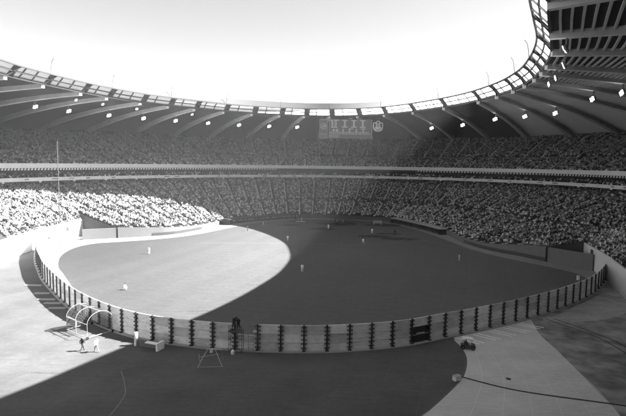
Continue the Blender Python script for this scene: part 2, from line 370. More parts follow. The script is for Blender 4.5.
# ring truss: three rails, posts and boxed-in dark blocks at each rib
def ring_pts(u):    # u 0..1 from inner top to outer bottom
    return lambda th: RING.at(th, RZ - 2.6*u) + RING.nrm(th)*(2.5*u)
for name, u, w in (('ring_rail', 0, .38), ('ring_rail', .5, .34), ('ring_rail', 1, .42)):
    mb = MB(); f = ring_pts(u); P = [f(2*PI*i/220) for i in range(220)]
    for a, b in zip(P, P[1:]+P[:1]): mb.bar(a, b, w, w*(1.4 if u == 1 else 1))
    mb.build(name, 'ringdark' if u < 1 else 'steel', roof_root)
f0, f1, f2 = ring_pts(.03), ring_pts(.5), ring_pts(.97)
for k in range(NR):
    ra = R_(ANG[k][0]); rb = R_(ANG[(k+1) % NR][0])
    if rb > ra: rb -= 2*PI
    arc = (RING.at(ra, 0) - RING.at(rb, 0)).length; h = 1.25/arc*(ra-rb)
    mb = MB()
    sub = arange(ra-h*.1, ra-h*1.9, 3)
    lo = [[f(t) for t in sub] for f in (f0, f1, f2)]; hi = [[p + Vector((0,0,.25)) for p in r] for r in lo]
    mb.grid(lo); mb.grid(hi)
    a, b = f0(sub[0]), f2(sub[-1]); mb.bar(a, b, .22, .5)
    a, b = f0(sub[-1]), f2(sub[0]); mb.bar(a, b, .22, .5)
    mb.build('ring_junction_box', 'ringdark', roof_root)
    nn = max(2, int(arc/4.2))
    for t, w_ in [(ra + (rb-ra)*(j/nn), .26) for j in range(1, nn)]:
        mb = MB(); mb.bar(f0(t), f2(t), w_, .4); mb.build('ring_cross_member', 'ring', roof_root)
    mb = MB(); sub = arange(ra-h*1.9, rb-h*.1 if rb < ra else rb, 6)
    gz = [[f(t) + Vector((0,0,.12)) for t in sub] for f in (f0, f1, f2)]
    mb.grid(gz); mb.build('ring_glazing', 'glazing', roof_root, fix=False)
    # lightning rod, leaning
    if k % 2 == 0: continue
    mb = MB(); p = RING.at(ra, RZ+.1); n = RING.nrm(ra)
    mb.tube([p, p - n*.2 + Vector((0,0,1.8)), p - n*.5 + Vector((0,0,3.2)), p - n*1.1 + Vector((0,0,4.0))], .07, 5)
    mb.build('lightning_rod', 'ringdark', roof_root)
mb = MB(); NP = 300
r0 = [RING.at(2*PI*i/NP, RZ+.25) + RING.nrm(2*PI*i/NP)*.3 for i in range(NP)]
r1 = [p + Vector((0,0,2.3)) - RING.nrm(2*PI*i/NP)*-.5 for i, p in enumerate(r0)]
mb.grid([r0, r1], closed=True); mb.build('parapet', 'parapet', roof_root, fix=False, smooth=True)
# outer wall of the stadium
mb = MB(); NA = 180
def outp(th, z, o): 
    p = TOP.at(th, z); return p + Vector((p.x-C.x, p.y-C.y, 0)).normalized()*o
rows = [[outp(2*PI*i/NA, None, 1.2) + Vector((0,0,.65)) for i in range(NA)], [outp(2*PI*i/NA, None, 1.2) + Vector((0,0,-3)) for i in range(NA)], [outp(2*PI*i/NA, 14, 1.2) for i in range(NA)], [outp(2*PI*i/NA, 0, 1.2) for i in range(NA)]]
mb.grid(rows, closed=True)
rows2 = [[outp(2*PI*i/NA, None, 1.9) + Vector((0,0,.5)) for i in range(NA)], [outp(2*PI*i/NA, 0, 1.9) for i in range(NA)]]
mb.grid(rows2, closed=True)
mb.build('outer_wall', 'dark', stadium, fix=False)

# ------------------------------------------------------------------ stands
def LP(A, B, t, e=1.0):
    p = A.lerp(B, t); p.z = A.z + (B.z-A.z)*t**e; return p
def steps(mb, inner, outer, angs, rows, mi=0, ta=0, tb=1, e=1.0, zo=0):
    prev = None
    I = [inner(a) for a in angs]; O = [outer(a) for a in angs]
    for r in range(rows):
        t0, t1 = ta + (tb-ta)*r/rows, ta + (tb-ta)*(r+1)/rows
        A, B = [], []
        for i, o in zip(I, O):
            p = i.lerp(o, t0); q = i.lerp(o, t1); z = i.z + (o.z-i.z)*t0**e + zo
            A.append(Vector((p.x, p.y, z))); B.append(Vector((q.x, q.y, z)))
        if prev: mb.grid([prev, A], mi=mi)
        mb.grid([A, B], mi=mi); prev = B
up_root = empty('upper_stand'); up_root.parent = stadium
lo_root = empty('lower_stand'); lo_root.parent = stadium
UP_IN = lambda a: BAND.at(a, bz(24.0), .5)
UP_OUT = lambda a: TOP.at(a, None) + Vector((0, 0, -1.3))
WALK = .33
def up_pt(a, t): 
    p = UP_IN(a).lerp(UP_OUT(a), t); return p
full = arange(0, 2*PI, 240)
mb = MB()
steps(mb, UP_IN, lambda a: up_pt(a, WALK-.02), full, 18)
steps(mb, lambda a: up_pt(a, WALK+.03) + Vector((0,0,.7)), UP_OUT, full, 34)
mb.grid([[up_pt(a, WALK-.02) for a in full], [up_pt(a, WALK+.03) + Vector((0,0,-.2)) for a in full]])
mb.build('seating_tier', 'step', up_root, fix=False)
# walkway wall with vomitory openings
mb = MB(); NV = 480
for i in range(NV):
    a0, a1 = 2*PI*i/NV, 2*PI*(i+1)/NV
    v = (i % 6) == 0
    A, B = up_pt(a0, WALK+.03), up_pt(a1, WALK+.03)
    mb.quad(A+Vector((0,0,-.25)), B+Vector((0,0,-.25)), B+Vector((0,0,.72)), A+Vector((0,0,.72)), mi=1 if v else 0)
mb.build('walkway_wall', ['concrete', 'black'], up_root, fix=False)
# lower stand
LO_BACK = lambda a: BAND.at(a, 17.4, 9)
EXP = 1.25
EXPP = .62
def cen_in(a):
    r, z = cen_front(a); return Vector((C.x + r*math.cos(a), C.y + r*math.sin(a), z))
def per_in(a): return PERM.at(a, 4.7)
LWALK = .42
cen_as = arange(TH_R, TH_L, 130); per_as = arange(R_(161.5), 2*PI + TH_R + .02, 150)
for nm, fin, angs, ex in (('seating_tier', cen_in, cen_as, EXP), ('seating_tier', per_in, per_as, EXPP)):
    mb = MB()
    steps(mb, fin, LO_BACK, angs, 21, 0, 0, LWALK, ex)
    steps(mb, fin, LO_BACK, angs, 28, 0, LWALK+.02, 1, ex, .2)
    mb.build(nm, 'step', lo_root, fix=False)
# end walls of the centre section and wall under the permanent section
for a in (TH_R, TH_L):
    mb = MB(); P = [LP(cen_in(a), LO_BACK(a), i/10, EXP) for i in range(11)]
    if a == TH_L: off = Vector((-.3, .1, 0))
    else: off = Vector((.3, -.1, 0))
    mb.grid([[Vector((p.x, p.y, 0)) + off for p in P], [p + off + Vector((0,0,.1)) for p in P], [p + Vector((0,0,.1)) for p in P]])
    mb.build('end_wall', 'dark', lo_root, fix=False)
def wall_strip(fn, angs, z0, ztop, th=.4):
    fr = []
    for a in angs:
        p = fn(a); n = Vector((p.x-C.x, p.y-C.y, 0)).normalized()
        zt = p.z + ztop
        fr.append([Vector((p.x, p.y, z0)) - n*th, Vector((p.x, p.y, z0)), Vector((p.x, p.y, zt)), Vector((p.x, p.y, zt)) - n*th])
    return fr
mb = MB(); mb.section(wall_strip(per_in, arange(R_(158), 2*PI + TH_R + .07, 140), 0, .9)); mb.build('front_wall', 'pale_concrete', lo_root)
# dark openings and a portal in that wall, on the far left
for u_a, w, zc, hh in ((176.2, .9, 2.2, 1.0), (168.5, 1.5, 3.4, 1.3), (345.5, 2.0, 4.2, 1.5)):
    a = R_(u_a); p = per_in(a); n = Vector((p.x-C.x, p.y-C.y, 0)).normalized(); mb = MB()
    mb.box(p - n*.43 + Vector((0, 0, zc-p.z)), (.12, w, hh), math.atan2(n.y, n.x)); mb.build('wall_opening', 'dark', lo_root)
# aisles
def aisle(fin, fout, a, w, r0, r1, n, root, e=1.0):
    mb = MB(); A = fin(a); B = fout(a); s = Vector((-(B.y-A.y), B.x-A.x, 0)).normalized()*w/2
    for i in range(n):
        t0, t1 = r0 + (r1-r0)*i/n, r0 + (r1-r0)*(i+1)/n
        p, q = LP(A, B, t0, e), LP(A, B, t1, e)
        k = Vector((0, 0, .22 + (.2 if t0 > .43 and e != 1 else 0) + (.35 if e == 1 and r0 > .3 else 0)))
        p = p + k; q = q + k; u = Vector((p.x, p.y, q.z))
        mb.quad(p-s, p+s, u+s, u-s); mb.quad(u-s, u+s, q+s, q-s)
    mb.build('aisle', 'aisle', root, fix=False)
UP_A = [R_(a) for a in np.arange(-18, 196, 3.75)]
for a in UP_A:
    aisle(UP_IN, UP_OUT, a, .95, .0, .30, 16, up_root); 
for a in UP_A[:-4]:
    aisle(UP_IN, UP_OUT, a+.02, .95, .37, .97, 32, up_root)
LO_A = [a for a in arange(TH_R+.05, TH_L-.05, 42)]
for i, a in enumerate(LO_A):
    aisle(cen_in, LO_BACK, a, .9, 0, .40, 20, lo_root, EXP)
    aisle(cen_in, LO_BACK, a, .9, .46, .95, 24, lo_root, EXP)
LO_P = [R_(a) for a in (165, 169.5, 174, 178.5, 183, 187.5, 335, 340, 344.5)]
for a in LO_P: aisle(per_in, LO_BACK, a, .9, 0, .95, 40, lo_root, EXPP)
# fascias, mezzanine between them
mez = empty('mezzanine'); mez.parent = stadium
def band_ring(z0, z1, o0, o1, name, m, angs=full):
    fr = []
    for a in angs:
        p = BAND.at(a, 0); n = BAND.nrm(a)
        Z0, Z1 = bz(z0), bz(z1)
        fr.append([p + n*o0 + Vector((0,0,Z0)), p + n*o1 + Vector((0,0,Z0)), p + n*o1 + Vector((0,0,Z1)), p + n*o0 + Vector((0,0,Z1))])
    mb = MB(); mb.section(fr); return mb.build(name, m, mez)
band_ring(19.1, 20.25, 0, .35, 'lower_fascia', 'fascia')
band_ring(23.25, 24.75, 0, .35, 'upper_fascia', 'fascia')
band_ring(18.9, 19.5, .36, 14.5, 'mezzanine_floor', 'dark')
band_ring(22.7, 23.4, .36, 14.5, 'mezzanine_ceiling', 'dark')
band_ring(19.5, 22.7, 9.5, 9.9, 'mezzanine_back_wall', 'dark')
mb = MB()
for i in range(330):
    a = R_(-22) + R_(240)*i/330
    if R_(62) < a < R_(98): continue
    p = BAND.at(a, bz(22.95)); n = BAND.nrm(a); s = Vector((-n.y, n.x, 0))
    mb.hexa([p - n*.05 + s*.3 + Vector((0,0,-.42)), p - n*.05 - s*.3 + Vector((0,0,-.42)), p + n*.08 - s*.3 + Vector((0,0,-.42)), p + n*.08 + s*.3 + Vector((0,0,-.42)),
             p - n*.05 + s*.05 + Vector((0,0,.25)), p - n*.05 - s*.55 + Vector((0,0,.25)), p + n*.08 - s*.55 + Vector((0,0,.25)), p + n*.08 + s*.05 + Vector((0,0,.25))])
tag(mb.build('fascia_trim', 'trim', mez), kind='stuff')
for i in range(26):
    a = R_(-18 + i*8.2); p = BAND.at(a, bz(18.9)); n = BAND.nrm(a)
    mb = MB(); mb.box(p + n*.1, (.3, .9, .5), math.atan2(n.y, n.x)); mb.build('fascia_bracket', 'fascia', mez)
for i in range(60):
    a = R_(-18 + i*3.6 + random.uniform(-.8, .8)); p = BAND.at(a, bz(19.7)); n = BAND.nrm(a)
    mb = MB(); mb.box(p - n*.02, (.06, random.choice((.15, .15, 1.6, 2.6)), random.uniform(.3, .6)), math.atan2(n.y, n.x)); mb.build('fascia_marking', 'fascia_mark', mez)

# ------------------------------------------------------------------ floodlights
def make_flood():
    r = empty('floodlight')
    mb = MB(); mb.bar((0,0,.6), (0,0,-1.5), .4, .3); mb.bar((-.9,0,-1.4), (.9,0,-1.4), .18, .18); mb.build('bracket', 'lampbox', r)
    for sx in (-1, 1):
        mb = MB(); mb.box((sx*.46, 0, -2.1 + .18*sx), (.98, .6, 1.25), 0, tilt=.35); h = mb.build('lamp_housing', 'lampbox', r)
        mb = MB(); mb.box((sx*.46, -.36, -2.22 + .18*sx), (.88, .14, 1.15), 0, tilt=.35); mb.build('lens', 'lamp', h)
    return r
flood = make_flood(); used = False
LIGHTS = [(k, .24) for k in range(2, 11)] + [(14, .38), (15, .34), (16, .26), (17, .28), (18, .30), (20, .21), (21, .23)]
LIGHTS += [(k, .025) for k in (2, 3, 4, 6, 21, 22, 23, 24)]
for n, (k, t) in enumerate(LIGHTS):
    o = flood if n == 0 else copy_tree(flood)
    ra, ta = map(R_, ANG[k]); p = shell_pt(ra, ta, t, -1.4-.6*t)
    o.location = p; d = Vector((C.x-p.x, C.y-15-p.y, 0)); o.rotation_euler = (0, 0, math.atan2(d.y, d.x) + PI/2)
    side = 'left' if k <= 8 else ('right' if k >= 13 else 'far')
    o['ord'] = k; pr = project(p + Vector((0, 0, -2.5)))
    o['px'] = pr[0] if pr else 999
    o['side'] = side; o['near'] = int(t < .1); o.scale = ((.42,)*3 if k < 10 else (.6,)*3) if t < .1 else (.8,)*3
    del o['ord']
floods = [o for o in bpy.data.objects if o.name.startswith('floodlight') and o.parent is None]
ordw = ['first', 'second', 'third', 'fourth', 'fifth', 'sixth', 'seventh', 'eighth', 'ninth', 'tenth', 'eleventh']
for near in (0, 1):
    for side in ('left', 'right'):
        S = sorted([o for o in floods if o['near'] == near and (o['px'] < 340) == (side == 'left')], key=lambda o: o['px'], reverse=(side == 'right'))
        for i, o in enumerate(S):
            if near: o['label'] = f'lit floodlight pair hung close to the ring opening, {ordw[i]} from the {side} picture edge'
            else: o['label'] = f'lit twin floodlight hanging midway up a roof rib, {ordw[i]} from the {side} picture edge'
            o['category'] = 'floodlight'; o['group'] = 'floodlights hanging under the stadium roof'
for o in floods:
    for k in ('px', 'side', 'near'): del o[k]

# ------------------------------------------------------------------ scoreboard and emblem
def sb_pt(u, v, y=207.6):
    X = (u-313)/F; Yv = (208-v)/F
    dx = X*math.cos(ROLL) - Yv*math.sin(ROLL); dy = X*math.sin(ROLL) + Yv*math.cos(ROLL)
    d = Vector((dx, math.cos(PITCH) + dy*math.sin(PITCH), -math.sin(PITCH) + dy*math.cos(PITCH))); t = y/d.y
    return Vector((d.x*t, y, 26 + d.z*t))
c0, c1 = sb_pt(319.5, 119), sb_pt(372, 139)
sbw, sbh = c1.x-c0.x, c0.z-c1.z; sx0, sz0 = c0.x, c1.z
sb = empty('scoreboard', ((c0.x+c1.x)/2, 207.6, c1.z), label='wide dark electronic scoreboard with rows of faint lamps hanging under the far roof', cat='scoreboard')
def sloc(fx, fz, y=0): return Vector((-sbw/2 + sbw*fx, y, sbh*fz))
mb = MB(); mb.box((sbw*.09, .6, sbh/2), (sbw*.82, 1.2, sbh)); mb.build('display_panel', 'board', sb)
mb = MB(); mb.box((-sbw*.42, .6, sbh*.5), (sbw*.155, 1.2, sbh)); side = mb.build('side_panel', 'board', sb)
mb = MB()
def rect(fx0, fx1, fz0, fz1, d=.12): 
    a, b = sloc(fx0, fz0), sloc(fx1, fz1); mb.box(((a.x+b.x)/2, -d/2-.01, (a.z+b.z)/2), (b.x-a.x, d, b.z-a.z))
# frame lines
for (a, b, c, d) in ((.18,.19,0,1), (.985,.995,0,1), (.0,.006,0,1), (.15,.157,0,1), (0,.157,.0,.02), (0,.157,.975,1)):
    mb = MB(); rect(a, b, c, d, .1); mb.build('frame', 'fascia_mark', sb)
mb = MB()     # four tall letter-like figures, a second row and lines of small lettering
rect(.2, .245, .92, .97); rect(.27, .37, .92, .97); rect(.23, .26, .60, .92); rect(.285, .30, .6, .92); rect(.31, .325, .6, .92); rect(.22, .34, .55, .60)
for x in (.48, .65, .82): rect(x-.05, x+.05, .91, .96); rect(x-.016, x+.016, .62, .91); rect(x-.055, x+.055, .57, .63)
rect(.55, .62, 1.03, 1.06)
rect(.24, .36, .40, .45); rect(.26, .28, .33, .5); rect(.32, .35, .33, .5)
for x in (.45, .57, .7, .83): rect(x-.012, x+.012, .3, .5)
rect(.56, .64, .49, .53); rect(.78, .88, .49, .53)
mb.build('lamp_figures', 'boardlamp', sb)
random.seed(3)
for row, z in enumerate((.22, .30)):
    mb = MB(); rect(.2, .95, z+.018, z+.026, .06)
    x = .2
    while x < .95:
        w = random.choice((.012, .018, .03)); rect(x, x+w, z, z+.045); x += w + .012
    mb.build('lamp_text', 'boardlamp', sb)
for z in (.06, .13):
    mb = MB(); rect(.2, .36, z+.016, z+.023, .06); x = .2
    while x < .36: rect(x, x+.02, z, z+.04); x += .03
    mb.build('lamp_text', 'boardlamp', sb)
# round clock-like badge with a slanted mark
mb = MB(); cx, cz, rr = -sbw*.42, sbh*.62, sbw*.052
pts = [(cx + rr*math.cos(2*PI*i/24), -.08, cz + rr*math.sin(2*PI*i/24)) for i in range(25)]
for a, b in zip(pts, pts[1:]): mb.bar(a, b, .28, .1, up=(0, 1, 0))
mb.bar((cx-rr*.5, -.1, cz-rr*.35), (cx+rr*.55, -.1, cz+rr*.45), .5, .1, up=(0,1,0)); mb.bar((cx-.1, -.1, cz-rr*.2), (cx+rr*.7, -.1, cz+rr*.1), .3, .1, up=(0,1,0))
for i in range(6): mb.box((cx - rr*.9 + i*rr*.36, -.06, sbh*.22), (rr*.2, .1, .55))
mb.build('badge', 'boardlamp', side)
mb = MB()
for x in (-.45, -.25, 0, .25, .45): mb.bar((sbw*x, .6, sbh), (sbw*x, .6, sbh+1.6), .25)
mb.build('hanger', 'ring', sb)
# emblem: three joined arches over interlocked rings
e = sb_pt(378, 126); em = empty('emblem_sign', (e.x, 207.6, e.z), label='pale outline emblem of three tall arches over rings beside the scoreboard', cat='emblem')
mb = MB()
def arc(cx, cz, r, a0, a1, n=14, w=.3, sx=1):
    P = [(cx + sx*r*math.cos(a0+(a1-a0)*i/n), 0, cz + r*math.sin(a0+(a1-a0)*i/n)) for i in range(n+1)]
    for a, b in zip(P, P[1:]): mb.bar(a, b, w, .12, up=(0, 1, 0))
arc(0, 1.3, .75, 0, PI); mb.bar((-.75,0,1.3), (-.75,0,-1.0), .3, .12, up=(0,1,0)); mb.bar((.75,0,1.3), (.75,0,-1.0), .3, .12, up=(0,1,0))
for s in (-1, 1):
    arc(s*1.35, .75, .6, 0 if s > 0 else PI, PI if s > 0 else 0, sx=1)
    mb.bar((s*1.95, 0, .75), (s*1.95, 0, -.3), .3, .12, up=(0,1,0))
    arc(0, -.3, 1.95, 0 if s > 0 else PI, -PI/2 if s > 0 else 1.5*PI, 10)
mb.bar((-.25,0,1.3), (-.25,0,-1.2), .18, .12, up=(0,1,0)); mb.bar((.25,0,1.3), (.25,0,-1.2), .18, .12, up=(0,1,0))
for cx in (-1.0, 0, 1.0): arc(cx, -.9, .42, 0, 2*PI, 14, .16)
for cx in (-.5, .5): arc(cx, -1.35, .42, 0, 2*PI, 14, .16)
mb.build('arch_outline', 'fascia', em)
mb = MB(); mb.box((0, .35, 0), (4.6, .3, 4.8)); mb.box((-1.2, .5, 3.4), (.25, .25, 2.2)); mb.box((1.2, .5, 3.4), (.25, .25, 2.2)); mb.build('backing_board', 'deck', em)

# ------------------------------------------------------------------ outfield fence
fence = empty('outfield_fence', (0, 64.5, 0), label='long curved fence of grey boards on black steel posts seen from behind', cat='fence')
FO = Vector((0, 64.5, 0)); H = 3.75; SP = 3.19
s0 = None
for i, p in enumerate(FENCE):
    if p[0] >= -1.35: s0 = fl[i]; break
ks = range(-int(s0/SP), int((fl[-1]-s0)/SP)+1)
def brackets(mb, p, d, n, h, big=True):
    mb.box(p + n*.17 + Vector((0,0,h/2)), (.22, .2, h), math.atan2(d.y, d.x))
    mb.box(p + n*.3 + Vector((0,0,.16)), (.46, .42, .28), math.atan2(d.y, d.x))
    for z in (.55, 1.15, 1.75, 2.35, 2.95, 3.5):
        w = .72 if int(z*10) % 2 else .56
        mb.box(p + n*.2 + Vector((0,0,z)), (w, .1, .1), math.atan2(d.y, d.x))
        for sx in (-1, 1): mb.box(p + d*sx*w*.48 + n*.17 + Vector((0,0,z)), (.08, .12, .18), math.atan2(d.y, d.x))
door_k = None
for k in ks:
    p, d, n = fence_at(s0 + k*SP); pr = project(p)
    mb = MB(); brackets(mb, p-FO, d, n, H+.08); mb.build('post', 'steel', fence)
    s1 = s0 + (k+1)*SP
    if s1 > fl[-1]: continue
    low = (k == -3)       # bay with its top board missing beside the camera platform
    door = (k == 5)
    rowsz = [(0.12, 1.28), (1.31, 2.52), (2.55, H)]
    if low: rowsz = [(0.12, 1.28), (1.31, 2.2)]
    mb = MB(); rn = random.Random(k*7+1)
    for ri, (z0, z1) in enumerate(rowsz):
        mi = rn.choice((0, 0, 1, 2)) if not door else (3 if ri < 2 else 0)
        z1b = z1 if not door else (z1)
        seg = [fence_at(s0 + k*SP + SP*j/3) for j in range(4)]
        fr = []
        for (q, dd, nn) in seg:
            q = q - FO; t = nn*.06
            fr.append([q + Vector((0,0,z0)) - t, q + Vector((0,0,z0)) + t, q + Vector((0,0,z1)) + t, q + Vector((0,0,z1)) - t])
        mb.section(fr, mi)
        if door and ri == 1:
            q = (p + d*SP*.5) - FO + n*.1; mb.box(q + Vector((0,0,1.5)), (1.4, .05, .12), math.atan2(d.y, d.x), mi=2)
    # horizontal back rails
    seg = [fence_at(s0 + k*SP + SP*j/3) for j in range(4)]
    for z in ((1.3, 2.53) if not low else (1.3,)):
        fr = []
        for (q, dd, nn) in seg:
            q = q - FO; fr.append([q + nn*.065 + Vector((0,0,z-.03)), q + nn*.13 + Vector((0,0,z-.03)), q + nn*.13 + Vector((0,0,z+.03)), q + nn*.065 + Vector((0,0,z+.03))])
        mb.section(fr, 1)
    o = mb.build('panel', ['plywood', 'plywood2', 'plywood3', 'black', 'padding'], fence)
    if door: o['label'] = 'fence bay with a black door in its two lower thirds'
    if low: o['label'] = 'fence bay with its top board missing'
mb = MB(); fr = []
for (x) in np.linspace(.2, fl[-1]-.2, 160):
    q, dd, nn = fence_at(x); q = q - FO
    fr.append([q + nn*.1 + Vector((0,0,.002)), q + nn*.7 + Vector((0,0,.002)), q + nn*.7 + Vector((0,0,.15)), q + nn*.1 + Vector((0,0,.15))])
mb.section(fr); mb.build('footing', 'concrete', fence)
fence.location = FO

# ------------------------------------------------------------------ field walls
def seg_wall(name, pts, tops, m, th=.5, label=None, slot=None):
    o = empty(name, (pts[0][0], pts[0][1], 0), label=label, cat='wall'); P0 = Vector((pts[0][0], pts[0][1], 0))
    mb = MB(); fr = []
    for i, (p, zt) in enumerate(zip(pts, tops)):
        a = Vector(pts[max(i-1, 0)]); b = Vector(pts[min(i+1, len(pts)-1)]); d = Vector((b.x-a.x, b.y-a.y, 0)).normalized()
        n = Vector((d.y, -d.x, 0)); q = Vector((p[0], p[1], 0)) - P0
        if n.dot(Vector((-p[0], -p[1], 0))) < 0: n = -n
        fr.append([q, q + n*th, q + n*th + Vector((0,0,zt)), q + Vector((0,0,zt))])
    mb.section(fr); mb.build('padded_face', m, o)
    if slot:
        i0, i1, z0, z1 = slot; mb = MB(); f2 = []
        for f in fr[i0:i1]:
            n = (f[1]-f[0]).normalized()
            f2.append([f[1] + n*.003 + Vector((0,0,z0)), f[1] + n*.06 + Vector((0,0,z0)), f[1] + n*.06 + Vector((0,0,z1)), f[1] + n*.003 + Vector((0,0,z1))])
        mb.section(f2); mb.build('opening', 'dark', o)
    return o
cs = [tuple(p) for p in _cs]
# indices along centre front: right end first
iR = [i for i, p in enumerate(cs) if p[1] < 178 and p[0] > 40]
iL = [i for i, p in enumerate(cs) if p[0] < -38.5]
PR = [cs[i] for i in iR]; PL = [cs[i] for i in iL]
seg_wall('field_wall', [p[:2] for p in PR], [p[2]+.15 for p in PR], 'padding', label='low grey padded wall with a dark slot along the right field stands', slot=(0, len(PR)-16, .15, 1.15))
seg_wall('field_wall', [p[:2] for p in PL], [p[2]+.15 for p in PL], 'padding', label='low grey padded wall with a dark slot under the sunlit left stands', slot=(8, len(PL)-13, .2, 1.1))
seg_wall('end_block_wall', [(64.3,128.8), (67.5,123.8), (70.6,118.6)], [4.1, 4.1, 4.1], 'padding', th=.6, label='tall plain grey wall block closing the right field corner by the fence')
seg_wall('end_block_wall', [(-66.3,160.2), (-71,158), (-75.5,155.7)], [3.4, 3.4, 3.4], 'padding', th=.6, label='plain grey wall block in the bright left field corner')
# backstop wall behind home
PB = [cs[i] for i, p in enumerate(cs) if -10 < p[0] < 36.5 and p[1] > 200]
seg_wall('backstop_wall', [p[:2] for p in PB], [1.75]*len(PB), 'dark', label='low dark wall behind home plate between the two dugouts')
# dugouts
def dugout(pts, label, marks):
    P0 = Vector((pts[0][0], pts[0][1], 0)); o = empty('dugout', P0, label=label, cat='dugout'); fr = []; fb = []; fd = []
    for i, p in enumerate(pts):
        a = Vector(pts[max(i-1, 0)][:2]); b = Vector(pts[min(i+1, len(pts)-1)][:2]); d = (b-a).normalized(); n = Vector((d.y, -d.x, 0))
        if n.dot(Vector((-p[0], -p[1], 0))) < 0: n = -n
        q = Vector((p[0], p[1], 0)) - P0
        fr.append([q + n*.2 + Vector((0,0,2.0)), q + n*3.4 + Vector((0,0,2.0)), q + n*3.4 + Vector((0,0,2.32)), q + n*.2 + Vector((0,0,2.5))])
        fb.append([q + n*.2, q + n*.5, q + n*.5 + Vector((0,0,1.98)), q + n*.2 + Vector((0,0,1.98))])
        fd.append([q + n*.9, q + n*1.4, q + n*1.4 + Vector((0,0,.5)), q + n*.9 + Vector((0,0,.5))])
    mb = MB(); mb.section(fr); mb.build('roof_slab', 'concrete' if marks else 'steel', o)
    mb = MB(); mb.section(fb); mb.build('back_wall', 'black', o)
    mb = MB(); mb.section(fd); mb.build('bench', 'dark', o)
    for f in fr[::3] + [fr[-1]]: q = f[1]; mb = MB(); mb.box(Vector((q.x, q.y, 1.0)), (.14, .14, 2.0)); mb.build('post', 'black', o)
    for f in (fb[0], fb[-1]):
        n = (f[1]-f[0]).normalized(); a = f[0]; mb = MB(); mb.bar(Vector((a.x, a.y, 1.0)), Vector((a.x, a.y, 1.0)) + n*3.1, .4, 1.96); mb.build('end_wall', 'black', o)
    return o, fr
DL = [p[:2] for p in cs if -38 < p[0] < -9 and p[1] > 196][::-1]; DR = [p[:2] for p in cs if 36 < p[0] < 51 and p[1] > 176]
dl, frl = dugout(DL, 'dark roofed dugout at the tip of the sunlit patch, left of home', False)
dr, frr = dugout(DR, 'long dugout with a pale roof edge right of home plate', True)
mb = MB(); random.seed(5)
for f in frl[2:]:
    q = f[1]; 
    if random.random() < .8: mb = MB(); mb.box(q - Vector((0,0,q.z)) + Vector((random.uniform(-.4,.4), -.09, 1.5)), (random.uniform(.4, 1.2), .06, .35), mi=0); mb.build('front_marking', 'fascia_mark', dl)

# foul pole
mb = MB(); mb.tube([(0,0,0), (0,0,14), (0,0,31.6)], [.13, .12, .1], 8)
fp = mb.build('foul_pole', 'pole'); fp.location = (-78.3, 147.5, 0); tag(fp, 'tall thin grey foul pole rising in front of the left stands', 'pole')

# ------------------------------------------------------------------ people
def skin_mesh(name, joints, edges, radii, zmats, mats, sub=1, root=0):
    me = bpy.data.meshes.new(name); me.from_pydata([tuple(j) for j in joints], edges, [])
    o = bpy.data.objects.new(name, me); COL.objects.link(o)
    md = o.modifiers.new('s', 'SKIN'); md.use_smooth_shade = True
    for i, r in enumerate(radii):
        v = me.skin_vertices[0].data[i]; v.radius = (r, r) if not isinstance(r, tuple) else r; v.use_root = (i == root)
    if sub: m2 = o.modifiers.new('b', 'SUBSURF'); m2.levels = sub; m2.render_levels = sub
    dg = bpy.context.evaluated_depsgraph_get(); dg.update()
    nm = bpy.data.meshes.new_from_object(o.evaluated_get(dg)); nm.name = name
    bpy.data.objects.remove(o, do_unlink=True); bpy.data.meshes.remove(me)
    nm.materials.clear()
    for m in mats: nm.materials.append(M[m])
    for p in nm.polygons: p.material_index = zmats(p.center); p.use_smooth = True
    return nm
E_BODY = [(0,1),(1,2),(2,3),(3,4),(2,5),(5,6),(6,7),(2,8),(8,9),(9,10),(0,11),(11,12),(12,13),(13,14),(0,15),(15,16),(16,17),(17,18),(7,19),(10,20)]
R_BODY = [.15,(.17,.13),(.17,.12),.065,(.1,.12),.075,.055,.04,.075,.055,.04,.11,.075,.055,.045,.11,.075,.055,.045,.045,.045]
